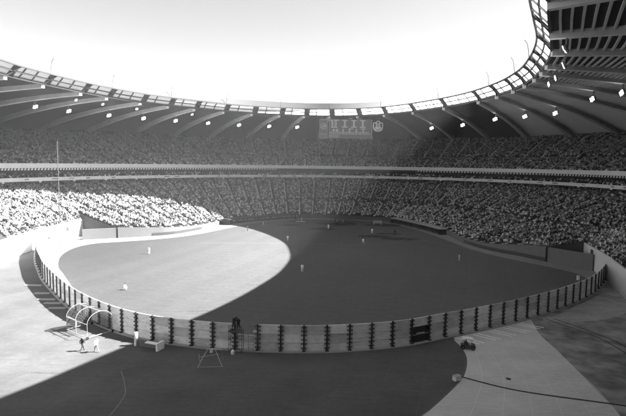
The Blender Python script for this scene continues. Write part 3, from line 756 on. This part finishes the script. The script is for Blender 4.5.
def pose(kind):
    # pelvis, waist, chest, neck, head | L sh, elbow, wrist | R ... | L hip, knee, ankle, toe | R ... | hands
    if kind == 'stand': return [(0,0,.98),(0,0,1.18),(0,0,1.42),(0,0,1.58),(0,-.02,1.72), (.21,0,1.45),(.27,.03,1.16),(.25,-.1,.93), (-.21,0,1.45),(-.28,.02,1.16),(-.27,-.08,.92), (.11,0,.9),(.14,-.03,.5),(.16,.02,.09),(.17,-.16,.04), (-.11,0,.9),(-.14,-.02,.5),(-.17,.03,.09),(-.18,-.15,.04), (.24,-.14,.84),(-.26,-.12,.83)]
    if kind == 'walk': return [(0,0,.96),(0,-.02,1.16),(0,-.03,1.40),(0,-.05,1.57),(0,-.08,1.7), (.2,-.03,1.43),(.26,.14,1.17),(.25,.1,.92), (-.2,-.03,1.43),(-.26,-.14,1.17),(-.23,-.34,1.0), (.1,0,.88),(.12,-.22,.5),(.13,-.26,.09),(.13,-.44,.06), (-.1,0,.88),(-.12,.06,.48),(-.13,.38,.14),(-.13,.26,.03), (.24,.08,.83),(-.21,-.42,.97)]
    if kind == 'ready': return [(0,.1,.8),(0,.02,1.0),(0,-.1,1.2),(0,-.2,1.33),(0,-.27,1.44), (.2,-.12,1.22),(.28,-.2,.95),(.2,-.38,.78), (-.2,-.12,1.22),(-.28,-.2,.95),(-.2,-.38,.78), (.14,.08,.74),(.27,-.15,.45),(.3,.02,.09),(.33,-.14,.04), (-.14,.08,.74),(-.27,-.15,.45),(-.3,.02,.09),(-.33,-.14,.04), (.18,-.45,.74),(-.18,-.45,.74)]
    if kind == 'crouch': return [(0,.15,.38),(0,.1,.6),(0,0,.82),(0,-.06,.97),(0,-.1,1.1), (.2,0,.84),(.27,-.16,.62),(.14,-.38,.6), (-.2,0,.84),(-.27,-.14,.6),(-.2,-.34,.5), (.13,.12,.36),(.27,-.2,.5),(.24,.05,.1),(.27,-.1,.04), (-.13,.12,.36),(-.27,-.2,.5),(-.24,.05,.1),(-.27,-.1,.04), (.08,-.44,.62),(-.18,-.4,.46)]
    if kind == 'sit': return [(0,.05,.5),(0,.08,.72),(0,.05,.94),(0,.03,1.1),(0,0,1.24), (.2,.05,.97),(.26,-.04,.7),(.16,-.3,.62), (-.2,.05,.97),(-.26,-.02,.7),(-.16,-.3,.62), (.1,0,.5),(.13,-.4,.52),(.13,-.42,.12),(.13,-.58,.05), (-.1,0,.5),(-.13,-.4,.52),(-.13,-.42,.12),(-.13,-.58,.05), (.1,-.38,.6),(-.1,-.38,.6)]
    if kind == 'film': return [(0,0,.96),(0,-.03,1.16),(0,-.08,1.38),(0,-.13,1.53),(0,-.2,1.65), (.2,-.08,1.42),(.27,-.25,1.2),(.14,-.48,1.35), (-.2,-.08,1.42),(-.26,-.2,1.15),(-.16,-.42,1.1), (.12,0,.88),(.18,-.05,.48),(.2,.05,.09),(.21,-.14,.04), (-.12,0,.88),(-.18,0,.48),(-.2,.1,.09),(-.21,-.09,.04), (.1,-.56,1.38),(-.12,-.5,1.1)]
def body(kind, top, legs, name='person'):
    J = pose(kind); hd = Vector(J[4]); hands = [Vector(J[19]), Vector(J[20])]; waist = J[0][2] + .04; knees_z = .12
    def zm(c):
        if (c - hd).length < .17 and c.z > J[3][2] - .02: return 2 if (c.z > hd.z + .06 or c.y > hd.y + .05) else 0
        if min((c-h).length for h in hands) < .09: return 0
        if c.z < .1: return 3
        if kind == 'sit': return 1 if (c.z > .6) else 4
        if kind == 'crouch': return 4 if (c.z < .56 and c.y > -.35) else 1
        return 1 if c.z > waist and not (abs(c.x) < .3 and c.z < waist) else (4 if c.z < waist and abs(c.x) < .22 or c.z < .8 else 1)
    return skin_mesh(name, J, E_BODY, R_BODY, zm, ['skin', top, 'hair', 'rubber', legs], sub=1)
def head_details(o, kind, cap=None):
    hd = Vector(pose(kind)[4]); mb = MB()
    mb.tube([hd + Vector((0,-.02,.09)), hd + Vector((0,-.02,.15)), hd + Vector((0,-.01,.19))], [.125, .115, .05], 12)
    mb.box(hd + Vector((0,-.17,.09)), (.16, .12, .02)); mb.build('cap', cap or 'blackcloth', o)
def glove(o, kind):
    h = Vector(pose(kind)[19]); mb = MB(); mb.tube([h + Vector((0,0,.08)), h, h + Vector((0,-.03,-.14))], [.06, .11, .05], 8); mb.build('glove', 'trousers', o)
bodies = {}
def person(x, y, rz, kind, top, legs, label, group=None, cap=None, gl=False, z=0, scale=1.0):
    key = (kind, top, legs)
    if key not in bodies: bodies[key] = body(*key)
    o = bpy.data.objects.new('person', bodies[key]); COL.objects.link(o); o.location = (x, y, z); o.rotation_euler = (0, 0, rz); o.scale = (scale,)*3
    tag(o, label, 'person', group)
    if cap: head_details(o, kind, cap)
    if gl: glove(o, kind)
    return o
home = Vector((12, 208))
def to_home(x, y): return math.atan2(home.y-y, home.x-x) + PI/2
FG = 'players in white on the field'
for (x, y, k, lab) in [(-2.4,112.9,'stand','white uniformed outfielder standing alone in the shaded centre of the field'),
        (16.5,155.2,'ready','white uniformed infielder standing just below the dark infield patches'),
        (22.2,178.1,'stand','white uniformed infielder between two dark infield patches'),
        (6.2,188.9,'stand','white uniformed player on the small dark patch left of home plate'),
        (39.9,128.6,'stand','lone white uniformed fielder in the shade near the right field wall'),
        (-8.3,158.3,'walk','white uniformed fielder right at the curved edge of the sunlight'),
        (-45.8,132.7,'stand','white uniformed outfielder standing alone in the sunlit left field'),
        (-37.7,94.8,'crouch','small white uniformed figure crouching on sunlit turf close behind the fence'),
        (-20.5,196.5,'stand','white uniformed player at the far tip of the sunlit patch')]:
    person(x, y, to_home(x, y) + random.uniform(-.4, .4), k, 'uniform', 'uniform', lab, FG, cap='blackcloth', gl=True, scale=1.12)
person(30.3, 175.1, to_home(30,175), 'stand', 'blackcloth', 'trousers', 'umpire in black standing on the right side of the infield', cap='blackcloth', scale=1.12)
person(-24.7, 180.4, 1.2, 'stand', 'blackcloth', 'trousers', 'dark clothed umpire standing on the far end of the sunlit turf', cap='blackcloth', scale=1.12)
person(10.8, 211.0, 2.8, 'crouch', 'uniform_grey', 'uniform_grey', 'catcher crouching behind home plate', cap='blackcloth', scale=1.1)
person(13.2, 209.0, 2.0, 'ready', 'uniform_grey', 'uniform_grey', 'batter in grey bent at home plate', cap='blackcloth', scale=1.1)
person(10.2, 214.5, 2.9, 'stand', 'blackcloth', 'trousers', 'plate umpire in black standing behind the catcher', cap='blackcloth', scale=1.1)
person(-5.0, 212.5, 1.5, 'stand', 'uniform', 'uniform', 'white uniformed player waiting by the wall near the left dugout', cap='blackcloth', scale=1.1)
# two men outside the fence by the cage
person(-31.3, 63.5, 2.5, 'walk', 'blackcloth', 'trousers', 'man in dark clothes standing on sunlit ground beside the batting cage', scale=1.12)
person(-29.2, 63.2, 3.9, 'walk', 'uniform', 'uniform_grey', 'man in white shirt walking beside the man in dark clothes', scale=1.12)
# white frame screen near the backstop and a small one near the left dugout
def small_screen(x, y, w, h, label):
    o = empty('field_screen', (x, y, 0), label=label, cat='screen'); mb = MB()
    for s in (-1, 1): mb.bar((s*w/2,0,0), (s*w/2,0,h), .16); mb.bar((s*w/2,-.6,.08), (s*w/2,.6,.08), .14)
    mb.bar((-w/2,0,h), (w/2,0,h), .14); mb.bar((-w/2,0,.45*h), (w/2,0,.45*h), .12); mb.build('frame', 'tube', o)
    mb = MB(); mb.box((0,.04,h*.72), (w-.1, .04, h*.5)); mb.build('net', 'tubegrey', o)
small_screen(27.8, 205, 3.2, 1.6, 'small white framed screen standing by the backstop wall')
mb = MB(); mb.box((0,0,.35), (4, 1.0, .14)); 
for sx in (-1.7, 1.7): mb.box((sx, 0, .14), (.14, .8, .28))
b = mb.build('low_bench', 'tube'); b.location = (-5.5, 209.3, 0); tag(b, 'low white bench in front of the left dugout end', 'bench')

# cameraman on scaffold tower at the fence
p, d, n = fence_at(s_of_x(-10.6)); a = math.atan2(d.y, d.x)
tw = empty('scaffold_tower', p + n*.95, a, label='thin scaffold tower with a plank platform leaning against the fence', cat='scaffold')
mb = MB()
for x in (-.9, .9):
    for y in (-.5, .5): mb.tube([(x, y, 0), (x, y, 3.9 if y < 0 else 3.2)], .035, 6)
for z in (.3, 1.2, 2.1, 3.0):
    for y in (-.5, .5): mb.tube([(-.9, y, z), (.9, y, z)], .028, 5)
    for x in (-.9, .9): mb.tube([(x, -.5, z), (x, .5, z)], .028, 5)
mb.tube([(-.9, -.5, .3), (.9, -.5, 2.1)], .025, 5); mb.tube([(.9, -.5, .3), (-.9, -.5, 2.1)], .025, 5); mb.tube([(-.9,-.5,3.85), (.9,-.5,3.85)], .028, 5)
mb.build('frame', 'steel', tw)
mb = MB(); mb.box((0, 0, 3.06), (1.9, 1.1, .07)); mb.build('platform', 'dark', tw)
q = p + n*.95
person(q.x-.35, q.y, a+PI-.3, 'film', 'blackcloth', 'trousers', 'cameraman in black bent over a camera on the platform above the fence', z=3.1, scale=1.08)
person(q.x+.35, q.y-.15, a+PI+.5, 'film', 'blackcloth', 'trousers', 'second man in black pressed beside the cameraman above the fence', z=3.1, scale=1.05)
cam3 = empty('film_camera', (q.x-.1, q.y+.62, 3.1), a, label='black film camera on a tripod on the fence platform', cat='camera')
mb = MB()
for k in range(3):
    t = k*2*PI/3; mb.tube([(.28*math.cos(t), .28*math.sin(t)*.5, 0), (0, 0, 1.25)], .025, 5)
mb.build('tripod', 'steel', cam3)
mb = MB(); mb.box((0, 0, 1.42), (.22, .5, .28)); mb.box((0, -.05, 1.65), (.1, .4, .22)); mb.build('camera_body', 'black', cam3)
mb = MB(); mb.tube([(0, .25, 1.42), (0, .5, 1.42)], [.08, .1], 10); mb.build('lens', 'black', cam3)
# grey lattice frame behind the gap right of the tower
p2, d2, n2 = fence_at(s_of_x(-8.6)); a2 = math.atan2(d2.y, d2.x)
lf = empty('lattice_frame', p2 + n2*.9, a2, label='slim grey ladder frame propped in the fence gap beside the platform', cat='ladder')
mb = MB()
for x in (-.35, .35): mb.tube([(x, 0, 0), (x, .1, 4.2)], .03, 5)
for i in range(10): mb.tube([(-.35, 0, .3+i*.4), (.35, 0, .3+i*.4)], .02, 5)
mb.tube([(.35,0,4.2), (1.0,.1,3.4), (1.0,.1,0)], .02, 5)
mb.build('rails', 'tubegrey', lf)
mb = MB(); mb.box((.55, .1, 3.0), (.5, .2, .25)); mb.build('white_box', 'tube', lf)
sk = MB(); sk.tube([(0,0,0), (0,0,.35), (.05,.02,.6)], [.25, .28, .12], 10); o = sk.build('equipment_sack', 'fascia'); o.location = tuple(p + n*1.6 - d*.3); tag(o, 'small white sack on the ground at the foot of the tower', 'sack')
mb = MB(); mb.tube([(0,0,0), (0,0,.45)], .22, 10); mb.tube([(0,0,.45), (0,0,.5)], .24, 10); o = mb.build('bucket', 'fascia'); pp, dd, nn = fence_at(s_of_x(-13.6)); o.location = tuple(pp + nn*1.5); tag(o, 'pale bucket by the fence footing left of the camera platform', 'bucket')

# open tube frame on the turf
tf = empty('tube_stand', (-12.9, 59.6, 0), .1, label='open A-shaped stand of thin pale tubes on the shaded turf', cat='stand')
mb = MB(); w = 1.55
for x in (-w, w):
    mb.tube([(x, -.8, .04), (x*.3, .9, 1.7)], .04, 6)
    mb.tube([(x, .9, .04), (x, .5, 1.3)], .04, 6)
mb.tube([(-w, -.8, .05), (w, -.8, .05)], .04, 6); mb.tube([(-w*.3, .9, 1.7), (w*.3, .9, 1.7)], .04, 6); mb.tube([(-w, .3, .9), (w*.6, .5, 1.2)], .035, 6); mb.tube([(w, .9, 0.04), (w*.9, .2, 2.0), (w*.3,.9,1.7)], .035, 6)
mb.tube([(-w, .9, .04), (-w*.3, .9, 1.7)], .035, 6)
mb.build('frame', 'cagetube', tf)

# low barrier trough with white ends
def at_fence(x, off): 
    p, d, n = fence_at(s_of_x(x)); return p + n*off, math.atan2(d.y, d.x)
q, a = at_fence(-22.2, 2.2)
br = empty('barrier_bench', q, a, label='low grey barrier with white upright ends where sun meets shade by the fence', cat='barrier')
mb = MB(); mb.box((0, 0, .45), (3.6, .35, .9)); mb.build('board', 'padding', br)
for x, h in ((-2.0, 1.9), (2.1, 1.1)): mb = MB(); mb.box((x, -.2, h/2), (.28, .5 if x < 0 else 1.5, h)); mb.build('end_upright', 'fascia', br)
mb = MB(); mb.box((1.2, -.75, 1.02), (2.0, .6, .12)); mb.build('top_board', 'fascia', br)

# batting cage
cg = empty('batting_cage', (-33.7, 70.9, 0), -.62, label='wheeled batting cage of white hoops and dark netting beside the fence', cat='batting cage')
mb = MB(); Wc, Dc, Hc = 2.9, 2.0, 3.5
def hoop(x, r=.028):
    P = [(x, -Dc, .3)] + [(x, -Dc*math.cos(t), .3 + Hc*.55 + Hc*.45*math.sin(t)) if True else 0 for t in arange(0, PI, 12)] + [(x, Dc, .3)]
    mb.tube(P, r, 6)
for x in (-Wc, -Wc*.1, Wc): hoop(x)
mb.tube([(-Wc, -Dc, 2.25), (Wc, -Dc, 2.25)], .04, 6); mb.tube([(-Wc, Dc, 2.25), (Wc, Dc, 2.25)], .04, 6)
mb.tube([(-Wc, 0, .3+Hc), (Wc, 0, .3+Hc)], .075, 6); mb.tube([(-Wc, -Dc, .3), (-Wc, Dc, .3)], .04, 6); mb.tube([(Wc, -Dc, .3), (Wc, Dc, .3)], .04, 6); mb.tube([(-Wc, -Dc, .3), (Wc, -Dc, .3)], .04, 6)
mb.tube([(-Wc, -Dc*.9, 2.3), (0, -Dc, 2.25), (-Wc*.1, -Dc*.99, .3)], .045, 6)
mb.build('hoop_frame', 'cagetube', cg)
mb = MB()     # netting: strands of cord, left end and back side
for i in range(30):
    y = -Dc + 2*Dc*i/29; zt = .3 + Hc*.55 + Hc*.45*math.sqrt(max(0, 1-(y/Dc)**2)); mb.bar((-Wc, y, .3), (-Wc, y, zt), .05)
    mb.bar((-Wc, -Dc, .3+i*.13), (-Wc, Dc, .3+i*.13), .05) if i < 16 else None
for i in range(26):
    x = -Wc + 2*Wc*i/25; mb.bar((x, Dc, .3), (x, Dc, 2.25), .04)
    P = [(x, Dc*math.cos(t), .3 + Hc*.55 + Hc*.45*math.sin(t)) for t in arange(0, PI*.5, 6)]
    for u, v in zip(P, P[1:]): mb.bar(u, v, .035)
for i in range(10): mb.bar((-Wc, Dc, .4+i*.2), (Wc, Dc, .4+i*.2), .035)
mb.build('netting', 'net', cg)
for x, y in ((-Wc, -Dc), (Wc, -Dc), (-Wc, Dc), (Wc, Dc)):
    mb = MB(); mb.tube([(x-.06, y, .22), (x+.06, y, .22)], .22, 12); mb.build('wheel', 'rubber', cg)
# boards lying by the fence foot at left
for i, (x, off, l) in enumerate([(-43.5, 2.1, 3.0), (-45.5, 2.0, 3.2), (-48.0, 2.4, 3.4), (-51.0, 2.2, 3.0), (-56, 2.6, 3.6)]):
    q, a = at_fence(x, off); mb = MB(); mb.box((0, 0, .07), (l, .7, .12)); mb.box((0, .1, .16), (l*.9, .4, .05)); o = mb.build('plank_stack', 'concrete'); o.location = q; o.rotation_euler = (0, 0, a + .9)
    tag(o, ['short flat plank stack nearest the batting cage', 'second plank stack from the cage along the shaded fence foot', 'middle plank stack lying along the shaded fence foot', 'fourth plank stack from the cage in the fence shadow', 'farthest plank stack in the fence shadow at left'][i], 'planks', 'plank stacks in the fence shadow')

# service cart
ct = empty('service_cart', (22.3, 66.2, 0), -.25, label='small dark utility cart with a white canopy parked by the painted stripes', cat='cart')
mb = MB(); mb.section([[(x, -.55, .35), (x, .55, .35), (x, .55, z), (x, -.55, z)] for x, z in ((-1.25, .75), (-.5, .85), (-.4, .55), (.45, .55), (.6, .95), (1.2, .8), (1.3, .5))]); mb.build('body', 'cartbody', ct)
mb = MB(); mb.box((-.35, 0, .8), (.5, 1.0, .18)); mb.box((-.62, 0, 1.1), (.14, 1.0, .5)); mb.build('seat', 'trousers', ct)
mb = MB(); mb.section([[(x, -.62, z), (x, .62, z), (x, .55, z+.1), (x, -.55, z+.1)] for x, z in ((-1.05, 1.82), (-.5, 1.9), (.4, 1.9), (.85, 1.8))]); mb.build('canopy', 'cartwhite', ct)
mb = MB()
for x, y in ((-.95, -.5), (-.95, .5), (.65, -.5), (.65, .5)): mb.tube([(x, y, .7), (x*.95, y, 1.85)], .03, 6)
mb.build('canopy_post', 'tubegrey', ct)
mb = MB(); mb.tube([(.55, -.25, .9), (.3, -.25, 1.12)], .025, 6); mb.tube([(.3,-.4,1.1), (.24,-.25,1.22), (.3,-.1,1.1)], .025, 6); mb.build('steering_wheel', 'black', ct)
for x in (-.85, .85):
    for y in (-.58, .58):
        mb = MB(); mb.tube([(x, y-.09, .3), (x, y+.09, .3)], .3, 16); w_ = mb.build('wheel', 'rubber', ct)
        mb = MB(); mb.tube([(x, y-.1, .3), (x, y+.1, .3)], .13, 12); mb.build('hub', 'tubegrey', w_)
person(22.1, 66.3, -.25+PI/2, 'sit', 'blackcloth', 'trousers', 'driver in dark clothes sitting in the white topped cart', z=.24, scale=.9)
ct.scale = (.8, .8, .8)
# small light crate and its cable, dark lid
bx = empty('equipment_box', (17.7, 56.0, 0), .5, label='small pale equipment box at the edge of the turf, lower right', cat='box')
mb = MB(); mb.box((0, 0, .3), (.9, .6, .55)); mb.build('case', 'fascia', bx)
mb = MB(); mb.box((0, 0, .60), (.95, .65, .06)); mb.box((.2, -.33, .35), (.25, .04, .06)); mb.build('lid', 'concrete', bx)
mb = MB(); mb.tube([(x, y, .03) for x, y in ((17.9,55.8), (17.2,54.6), (15.6,52.7), (14.2,50.8), (12.7,48.9), (10.5,46.5))], .04, 6)
tag(mb.build('cable', 'track'), 'thin pale cable running from the equipment box along the turf edge', 'cable')
mb = MB(); mb.tube([(0,0,.005), (0,0,.03)], .32, 16); mb.box((0,0,.04), (.3,.06,.03)); o = mb.build('drain_cover', 'black'); o.location = (24.2, 56.6, .004); tag(o, 'small round black drain cover on the worn concrete apron', 'drain cover')
# items near the right corner
mb = MB(); mb.box((0,0,.45), (.5, .4, .9)); mb.box((0, 0, .95), (.6, .5, .08)); o = mb.build('bin', 'fascia'); o.location = (61.2, 108.5, 0); tag(o, 'small pale bin inside the fence at the right corner', 'bin')

# ------------------------------------------------------------------ crowd
def crowd_points():
    pts = []
    def rows(fin, fout, a0, a1, t0, t1, n, zoff, aisles, dens=.94, wid=.72, spacing=.56, e=1.0):
        for r in range(n):
            t = t0 + (t1-t0)*(r+.55)/n; tz = (t0 + (t1-t0)*r/n)**e
            a = a0
            while a < a1:
                A, B = fin(a), fout(a); p = A.lerp(B, t); rad = math.hypot(p.x-C.x, p.y-C.y)
                a += spacing/rad*random.uniform(.92, 1.08)
                if random.random() > dens - (.35 if math.sin(p.x*.21+p.z*1.3)*math.sin(p.y*.17-p.z) > .78 else 0): continue
                if min(abs(a-x) for x in aisles)*rad < wid: continue
                z = A.z + (B.z-A.z)*tz + zoff
                pts.append((p.x, p.y, z, math.atan2(p.y-C.y, p.x-C.x)))
    V0, V1 = R_(-14), R_(176)
    rows(UP_IN, UP_OUT, V0, V1, .0, WALK-.02, 16, 0, UP_A)
    rows(UP_IN, UP_OUT, V0, V1, WALK+.03, 1.0, 34, .35, [a+.02 for a in UP_A])
    cb = lambda a: LO_BACK(a)
    rows(cen_in, cb, TH_R+.004, TH_L-.004, .0, LWALK, 21, 0, LO_A, e=EXP)
    rows(cen_in, cb, TH_R+.004, TH_L-.004, LWALK+.02, 1, 28, .2, LO_A, e=EXP)
    rows(per_in, cb, R_(162), R_(192), .0, LWALK, 21, 0, LO_P, e=EXPP)
    rows(per_in, cb, R_(162), R_(192), LWALK+.02, 1, 28, .2, LO_P, e=EXPP)
    rows(per_in, cb, R_(330), 2*PI+TH_R, .0, LWALK, 21, 0, LO_P, e=EXPP)
    rows(per_in, cb, R_(330), 2*PI+TH_R, LWALK+.02, 1, 28, .2, LO_P, e=EXPP)
    mi = lambda a: BAND.at(a, bz(19.5), .9); mo = lambda a: BAND.at(a, bz(20.6), 4.5)
    rows(mi, mo, V0, V1, 0, 1, 4, 0, [99], dens=.45)
    out = []
    for q in pts:
        pr = project(q)
        if pr and -12 < pr[0] < 640: out.append((q, pr))
    return out
random.seed(21)
CP = crowd_points()
# seated figure used by the far crowd: low but shaped
def low_sitter():
    mb = MB()
    def sec(rings, mi):
        ids = [[mb.vert((cx + w*x, cy + dd*y, z)) for (x, y) in ((-1,-1), (1,-1), (1,1), (-1,1))] for (cx, cy, z, w, dd) in rings]
        for a, b in zip(ids, ids[1:]):
            for k in range(4): mb.face((a[k], a[(k+1) % 4], b[(k+1) % 4], b[k]), mi)
        mb.face(ids[-1], mi)
    sec([(0,.05,.42,.17,.13), (0,.07,.7,.16,.11), (0,.05,1.0,.22,.12), (0,.04,1.1,.09,.07)], 0)
    sec([(0,.02,1.1,.06,.06), (0,0,1.17,.095,.1), (0,0,1.29,.095,.11)], 1); sec([(0,.01,1.29,.1,.115), (0,.02,1.37,.06,.07)], 2)
    for s in (-1, 1):
        mb.hexa([(s*.12-.08,-.45,.42), (s*.12+.08,-.45,.42), (s*.12+.08,.05,.42), (s*.12-.08,.05,.42), (s*.12-.07,-.45,.57), (s*.12+.07,-.45,.57), (s*.12+.07,.05,.6), (s*.12-.07,.05,.6)], 3)
        mb.bar((s*.24, .05, .98), (s*.2, -.28, .66), .09, mi=0)
        mb.bar((s*.12, -.42, .5), (s*.12, -.42, .02), .12, mi=3)
    o = mb.build('crowd_figure', ['shirt_rand', 'skin', 'hair', 'trousers']); me = o.data
    bpy.data.objects.remove(o, do_unlink=True); return me
# nearest seats become single people
def vis(q, pr):
    return 2 < pr[0] < 624 and pr[1] > 190
cand = sorted([(q, pr, math.hypot(q[0], q[1])) for q, pr in CP if vis(q, pr)], key=lambda c: c[2])
near = cand[:300]; nearset = {c[0] for c in near}
rest = [q for q, pr in CP if q not in nearset]
sit = body('sit', 'shirt', 'khaki', 'seated_person')
random.seed(9)
for (q, pr, d) in near:
    o = bpy.data.objects.new('person', sit); COL.objects.link(o); o.location = (q[0], q[1], q[2]); o.rotation_euler = (0, 0, q[3] - PI/2 + random.uniform(-.25, .25)); s = random.uniform(.97, 1.12); o.scale = (s, s, s)
    tone = random.random(); right = pr[0] > 313
    if tone < .45: v = random.uniform(.03, .1); w = 'a dark shirt'
    elif tone < .75: v = random.uniform(.25, .38); w = 'a mid grey shirt'
    else: v = random.uniform(.65, .82); w = 'a white shirt'
    o.color = (v, v, v, 1)
    where = 'shaded right-hand lower stand' if right else 'sunlit left-hand lower stand'
    tag(o, f'spectator in {w} seated in the packed {where}', 'spectator', f'spectators in {w} in the {where}')
def mesh_crowd(name, rest, me0):
    n0 = len(me0.vertices); co = np.empty(n0*3, dtype=np.float32); me0.vertices.foreach_get('co', co); co = co.reshape(-1, 3)
    lt = np.empty(len(me0.polygons), dtype=np.int32); me0.polygons.foreach_get('loop_total', lt)
    li = np.empty(len(me0.loops), dtype=np.int32); me0.loops.foreach_get('vertex_index', li)
    mi = np.empty(len(me0.polygons), dtype=np.int32); me0.polygons.foreach_get('material_index', mi)
    n = len(rest); P = np.array([q[:3] for q in rest], dtype=np.float32); a = np.array([q[3] for q in rest]) - PI/2 + rng.uniform(-.5, .5, n)
    s = rng.uniform(.95, 1.22, n); lean = rng.uniform(-.2, .25, n); c_, s_ = np.cos(a), np.sin(a)
    x = co[None, :, 0]*s[:, None]; z = co[None, :, 2]*(s*np.where(rng.random(n) < .06, 1.35, rng.uniform(.9, 1.15, n)))[:, None]; y = co[None, :, 1]*s[:, None] - lean[:, None]*np.clip(z-.45, 0, 9)
    V = np.stack([P[:, 0, None] + x*c_[:, None] - y*s_[:, None], P[:, 1, None] + x*s_[:, None] + y*c_[:, None], P[:, 2, None] + z], axis=2).astype(np.float32)
    me = bpy.data.meshes.new(name); me.vertices.add(n*n0); me.vertices.foreach_set('co', V.ravel())
    LI = (li[None, :] + (np.arange(n, dtype=np.int32)*n0)[:, None]).ravel().astype(np.int32); me.loops.add(len(LI)); me.loops.foreach_set('vertex_index', LI)
    LT = np.tile(lt, n); me.polygons.add(len(LT)); me.polygons.foreach_set('loop_start', np.concatenate([[0], np.cumsum(LT)[:-1]]).astype(np.int32)); me.polygons.foreach_set('material_index', np.tile(mi, n))
    for m in me0.materials: me.materials.append(m)
    me.update(calc_edges=True)
    at = me.attributes.new('tone', 'FLOAT', 'POINT'); at.data.foreach_set('value', np.repeat(rng.uniform(0, 1, n), n0).astype(np.float32))
    o = bpy.data.objects.new(name, me); COL.objects.link(o); return o
cr = mesh_crowd('crowd', rest, low_sitter()); tag(cr, 'dense crowd of seated spectators filling both tiers of the stadium', 'crowd', kind='stuff')
print('crowd', len(CP))

# ------------------------------------------------------------------ haze
HZ = 0.00025
if HZ:
    mb = MB(); mb.hexa([(-190,-90,-1), (190,-90,-1), (190,330,-1), (-190,330,-1), (-190,-90,60), (190,-90,60), (190,330,60), (-190,330,60)])
    hz = mb.build('haze', 'black'); hm = bpy.data.materials.new('haze_air'); hm.use_nodes = True
    nt = hm.node_tree; nt.nodes.remove(nt.nodes['Principled BSDF']); pv = nt.nodes.new('ShaderNodeVolumePrincipled')
    pv.inputs['Color'].default_value = (.9, .9, .9, 1); pv.inputs['Density'].default_value = HZ; pv.inputs['Anisotropy'].default_value = .0
    nt.links.new(pv.outputs[0], nt.nodes['Material Output'].inputs['Volume']); hz.data.materials.clear(); hz.data.materials.append(hm)
    tag(hz, 'thin dusty haze hanging in the air of the stadium', 'haze', kind='stuff')

# ------------------------------------------------------------------ light, sky, camera
w = bpy.data.worlds.new('World'); sc.world = w; w.use_nodes = True; nt = w.node_tree
sky = nt.nodes.new('ShaderNodeTexSky'); sky.sky_type = 'NISHITA'; sky.sun_disc = False
sv = Vector((55.5, 6.5, 49)).normalized(); elev = math.asin(sv.z); az = math.atan2(sv.x, sv.y)
sky.sun_elevation = elev; sky.sun_rotation = az; sky.air_density = .8; sky.dust_density = .5
bw = nt.nodes.new('ShaderNodeRGBToBW'); nt.links.new(sky.outputs[0], bw.inputs[0])
bg = nt.nodes['Background']; bg.inputs['Strength'].default_value = .05; nt.links.new(bw.outputs[0], bg.inputs[0])
sl = bpy.data.lights.new('sun', 'SUN'); sl.energy = 5.0; sl.angle = R_(.5); so = bpy.data.objects.new('sun', sl); COL.objects.link(so)
so.rotation_euler = sv.to_track_quat('Z', 'Y').to_euler(); so.location = (100, 0, 120)
cd = bpy.data.cameras.new('camera'); cam = bpy.data.objects.new('camera', cd); COL.objects.link(cam); sc.camera = cam
cd.sensor_width = 36; cd.sensor_fit = 'HORIZONTAL'; cd.lens = 36*F/626; cd.clip_start = .5; cd.clip_end = 8000
cam.matrix_world = Matrix.Translation(CAM) @ (Matrix.Rotation(PI/2 - PITCH, 4, 'X') @ Matrix.Rotation(ROLL, 4, 'Z'))
vs = sc.view_settings; vs.view_transform = 'Standard'; vs.look = 'None'; vs.gamma = 1; vs.exposure = 2.7; vs.use_curve_mapping = False
cy = sc.cycles; cy.volume_bounces = 1; cy.max_bounces = 8; cy.diffuse_bounces = 4
